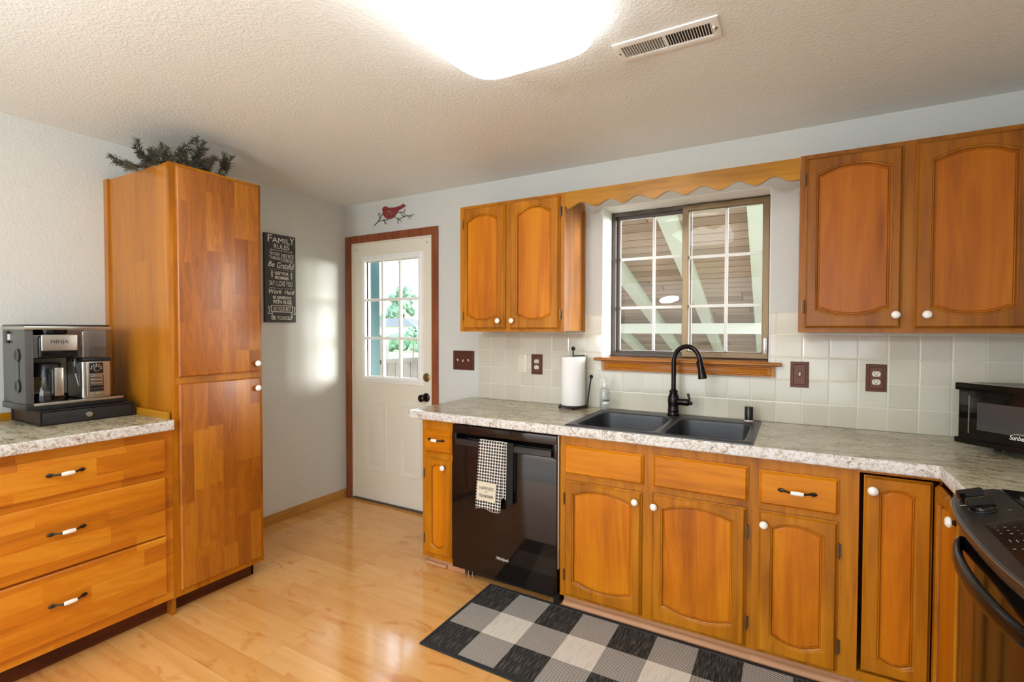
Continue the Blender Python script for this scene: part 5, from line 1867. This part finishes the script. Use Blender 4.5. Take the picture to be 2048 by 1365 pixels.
b.tube([(pts[0][0] + 0.045, pts[0][1] + 0.03, 0.815)] + pts + [(pts[-1][0] + 0.045, pts[-1][1] - 0.03, 0.815)], [0.013] + [0.019 + 0.007 * math.sin(PI * i / 24) for i in range(25)] + [0.013], 16, flat=0.55)
b.build('handle', plain('black_handle', srgb(12, 11, 11), 0.14, spec=0.25), od)
rings = []
b = MB()
for i in range(NB + 1):
    y = SYA_ + 0.004 + (SYB_ - SYA_ - 0.008) * i / NB
    x = bow(y, 3.722, 0.030)
    rings.append([(x, y, 0.03), (x, y, 0.19), (3.734, y, 0.19), (3.734, y, 0.03)])
b.loops(rings, 0)
b.build('warming_drawer', MAT['gloss'], c)
for y in (SYA_ + 0.05, SYB_ - 0.05):
    for x in (3.80, 4.30):
        MB().lathe([(0.02, 0.0005), (0.02, 0.021)], (x, y, 0), (0, 0, 1), 12).build('foot', MAT['black'], c)

# ------------------------------------------------------------------ outdoors
GZ = -0.55
g = MB().box(-120, 80, 0.25, 160, GZ - 0.2, GZ).build('ground', MAT['grass'])
g['kind'] = 'structure'
g = MB().box(-60, 60, -60, -4.95, GZ - 0.2, -0.12).build('ground', MAT['concrete'])  # unseen pale ground, added to bounce sky light in through the rear opening
g['kind'] = 'structure'
MB().box(-1.32, 5.2, 0.22, 8.4, GZ, -0.14).build('patio_slab', MAT['deck'])['kind'] = 'structure'

c = thing('patio_roof', (1.7, 3.5, 2.2), 'sloping patio roof of brown boards on pale green rafters outside the window', 'patio roof')
RZ0, RS = 2.80, 0.2516
rz_ = lambda y: RZ0 - RS * y
RXL, RXR, RYE = -0.62, 3.30, 8.6
b = MB()
b.loops([[(RXL, 0.22, rz_(0.22)), (RXR, 0.22, rz_(0.22)), (RXR, RYE, rz_(RYE)), (RXL, RYE, rz_(RYE))], [(RXL, 0.22, rz_(0.22) + 0.03), (RXR, 0.22, rz_(0.22) + 0.03), (RXR, RYE, rz_(RYE) + 0.03), (RXL, RYE, rz_(RYE) + 0.03)]], 0)
b.build('roof_boards', MAT['soffit'], c)
sk = -0.0429
for xr in (0.95, 1.665, 2.385, 3.07):
    # rafters run out from the house, slightly askew
    b = MB()
    hw = 0.065
    R4 = []
    for y in (0.22, RYE):
        xo = xr + sk * y
        zt_ = rz_(y) - 0.001
        R4.append([(xo - hw, y, zt_ - 0.13), (xo + hw, y, zt_ - 0.13), (xo + hw, y, zt_), (xo - hw, y, zt_)])
    b.loops(R4, 0)
    b.build('rafter', MAT['rafter'], c)
yb = 4.60
zb_ = rz_(yb) - 0.132
MB().box(RXL, RXR, yb, yb + 0.10, zb_ - 0.15, zb_).build('header_beam', MAT['rafter'], c)
for x in (RXL + 0.08, RXR - 0.08):
    MB().box(x - 0.05, x + 0.05, yb, yb + 0.1, -0.14, zb_ - 0.15).build('post', MAT['rafter'], c)

c = thing('porch_post', (-1.2, 1.5, -0.14), 'teal painted porch post seen through the door glass', 'post')
MB().box(-1.26, -1.14, 1.42, 1.56, -0.14, 2.9, 0, 0.004).build('shaft', MAT['teal'], c)
MB().box(-1.29, -1.11, 1.39, 1.59, -0.14, 0.02, 0, 0.004).build('plinth', MAT['teal'], c)

c = thing('patio_railing', (-1.2, 2.2, -0.14), 'weathered grey board railing beyond the door', 'railing')
MB().box(-1.27, -1.13, 1.58, 4.2, 0.985, 1.035, 0, 0.004).build('top_rail', MAT['rail'], c)
k = 0
y = 1.6
while y < 4.15:
    MB().box(-1.215, -1.185, y, y + 0.135, -0.12, 0.985).build('board', MAT['rail'], c)
    y += 0.142
MB().box(-1.185, -1.15, 1.6, 4.2, 0.05, 0.14).build('bottom_rail', MAT['rail'], c)

c = thing('garden_post', (-3.6, 4.2, GZ), 'weathered grey garden post beyond the railing', 'post')
MB().box(-3.70, -3.55, 4.1, 4.25, GZ, 1.28, 0, 0.01).build('shaft', MAT['rail'], c)
MB().box(-3.72, -3.53, 4.08, 4.27, 1.28, 1.31, 0, 0.005).build('cap', MAT['rail'], c)


def tree(x, y, h, r, label, name='garden_tree', seed=1, trunk=True, squash=1.0):
    rg = random.Random(seed)
    c = thing(name, (x, y, GZ), label, 'tree' if trunk else 'bush', 'trees beyond the railing' if trunk else None)
    b = MB()
    zc = GZ + h - r * squash
    for k in range(46):
        th, ph = rg.uniform(0, 2 * PI), math.acos(rg.uniform(-0.8, 1))
        rr = r * rg.uniform(0.45, 0.95)
        p = Vector((x + rr * math.sin(ph) * math.cos(th), y + rr * math.sin(ph) * math.sin(th), zc + squash * rr * math.cos(ph)))
        t = bmesh.new()
        bmesh.ops.create_icosphere(t, subdivisions=2, radius=r * rg.uniform(0.16, 0.30))
        for v in t.verts: v.co = p + v.co * rg.uniform(0.75, 1.25)
        b.merge(t, 0)
    b.build('crown', MAT['leaf'], c, smooth=0)
    if trunk:
        MB().tube([(x, y, GZ), (x + 0.1, y, GZ + h * 0.3), (x, y, GZ + h * 0.6)], [r * 0.1, r * 0.08, r * 0.05], 10).build('trunk', MAT['bark'], c)


tree(-40.6, 46, 7.6, 1.9, 'tall blue-green tree in the distance beyond the railing', seed=3, squash=1.2)
tree(-37.2, 49.5, 5.6, 1.9, 'lower round tree to the window side of the tall distant tree', seed=5)
tree(-46.6, 50, 5.4, 1.9, 'lower round tree next to the teal post, behind the distant roof', seed=9)
tree(-19.6, 23.5, 2.3, 0.55, 'small lawn sapling close to the door frame', 'garden_sapling', seed=6, squash=1.3)
c = thing('distant_hedge', (-27, 30, GZ), 'low green hedge across the lawn in front of the distant house', 'hedge')
b = MB()
rg = random.Random(21)
for k in range(60):
    t = bmesh.new()
    bmesh.ops.create_icosphere(t, subdivisions=2, radius=rg.uniform(0.35, 0.55))
    p = Vector((-30 + 5.5 * k / 59.0, 30 + rg.uniform(-0.3, 0.3) + 0.9 * k / 59.0, GZ + rg.uniform(0.35, 1.2)))
    for v in t.verts: v.co = p + v.co * rg.uniform(0.8, 1.2)
    b.merge(t, 0)
b.build('foliage', MAT['leaf'], c, smooth=0)
c = thing('distant_house', (-37, 38, GZ), 'distant pale house with a low grey roof', 'house')
MB().box(-42, -32, 38, 45, GZ, 1.75).build('walls', MAT['housewall'], c)
b = MB()
b.loops([[(-42.6, 37.4, 1.75), (-31.4, 37.4, 1.75), (-31.4, 45.6, 1.75), (-42.6, 45.6, 1.75)], [(-38.6, 41, 2.75), (-36, 41, 2.75), (-36, 42, 2.75), (-38.6, 42, 2.75)]], 0)
b.build('roof', MAT['houseroof'], c, smooth=0)
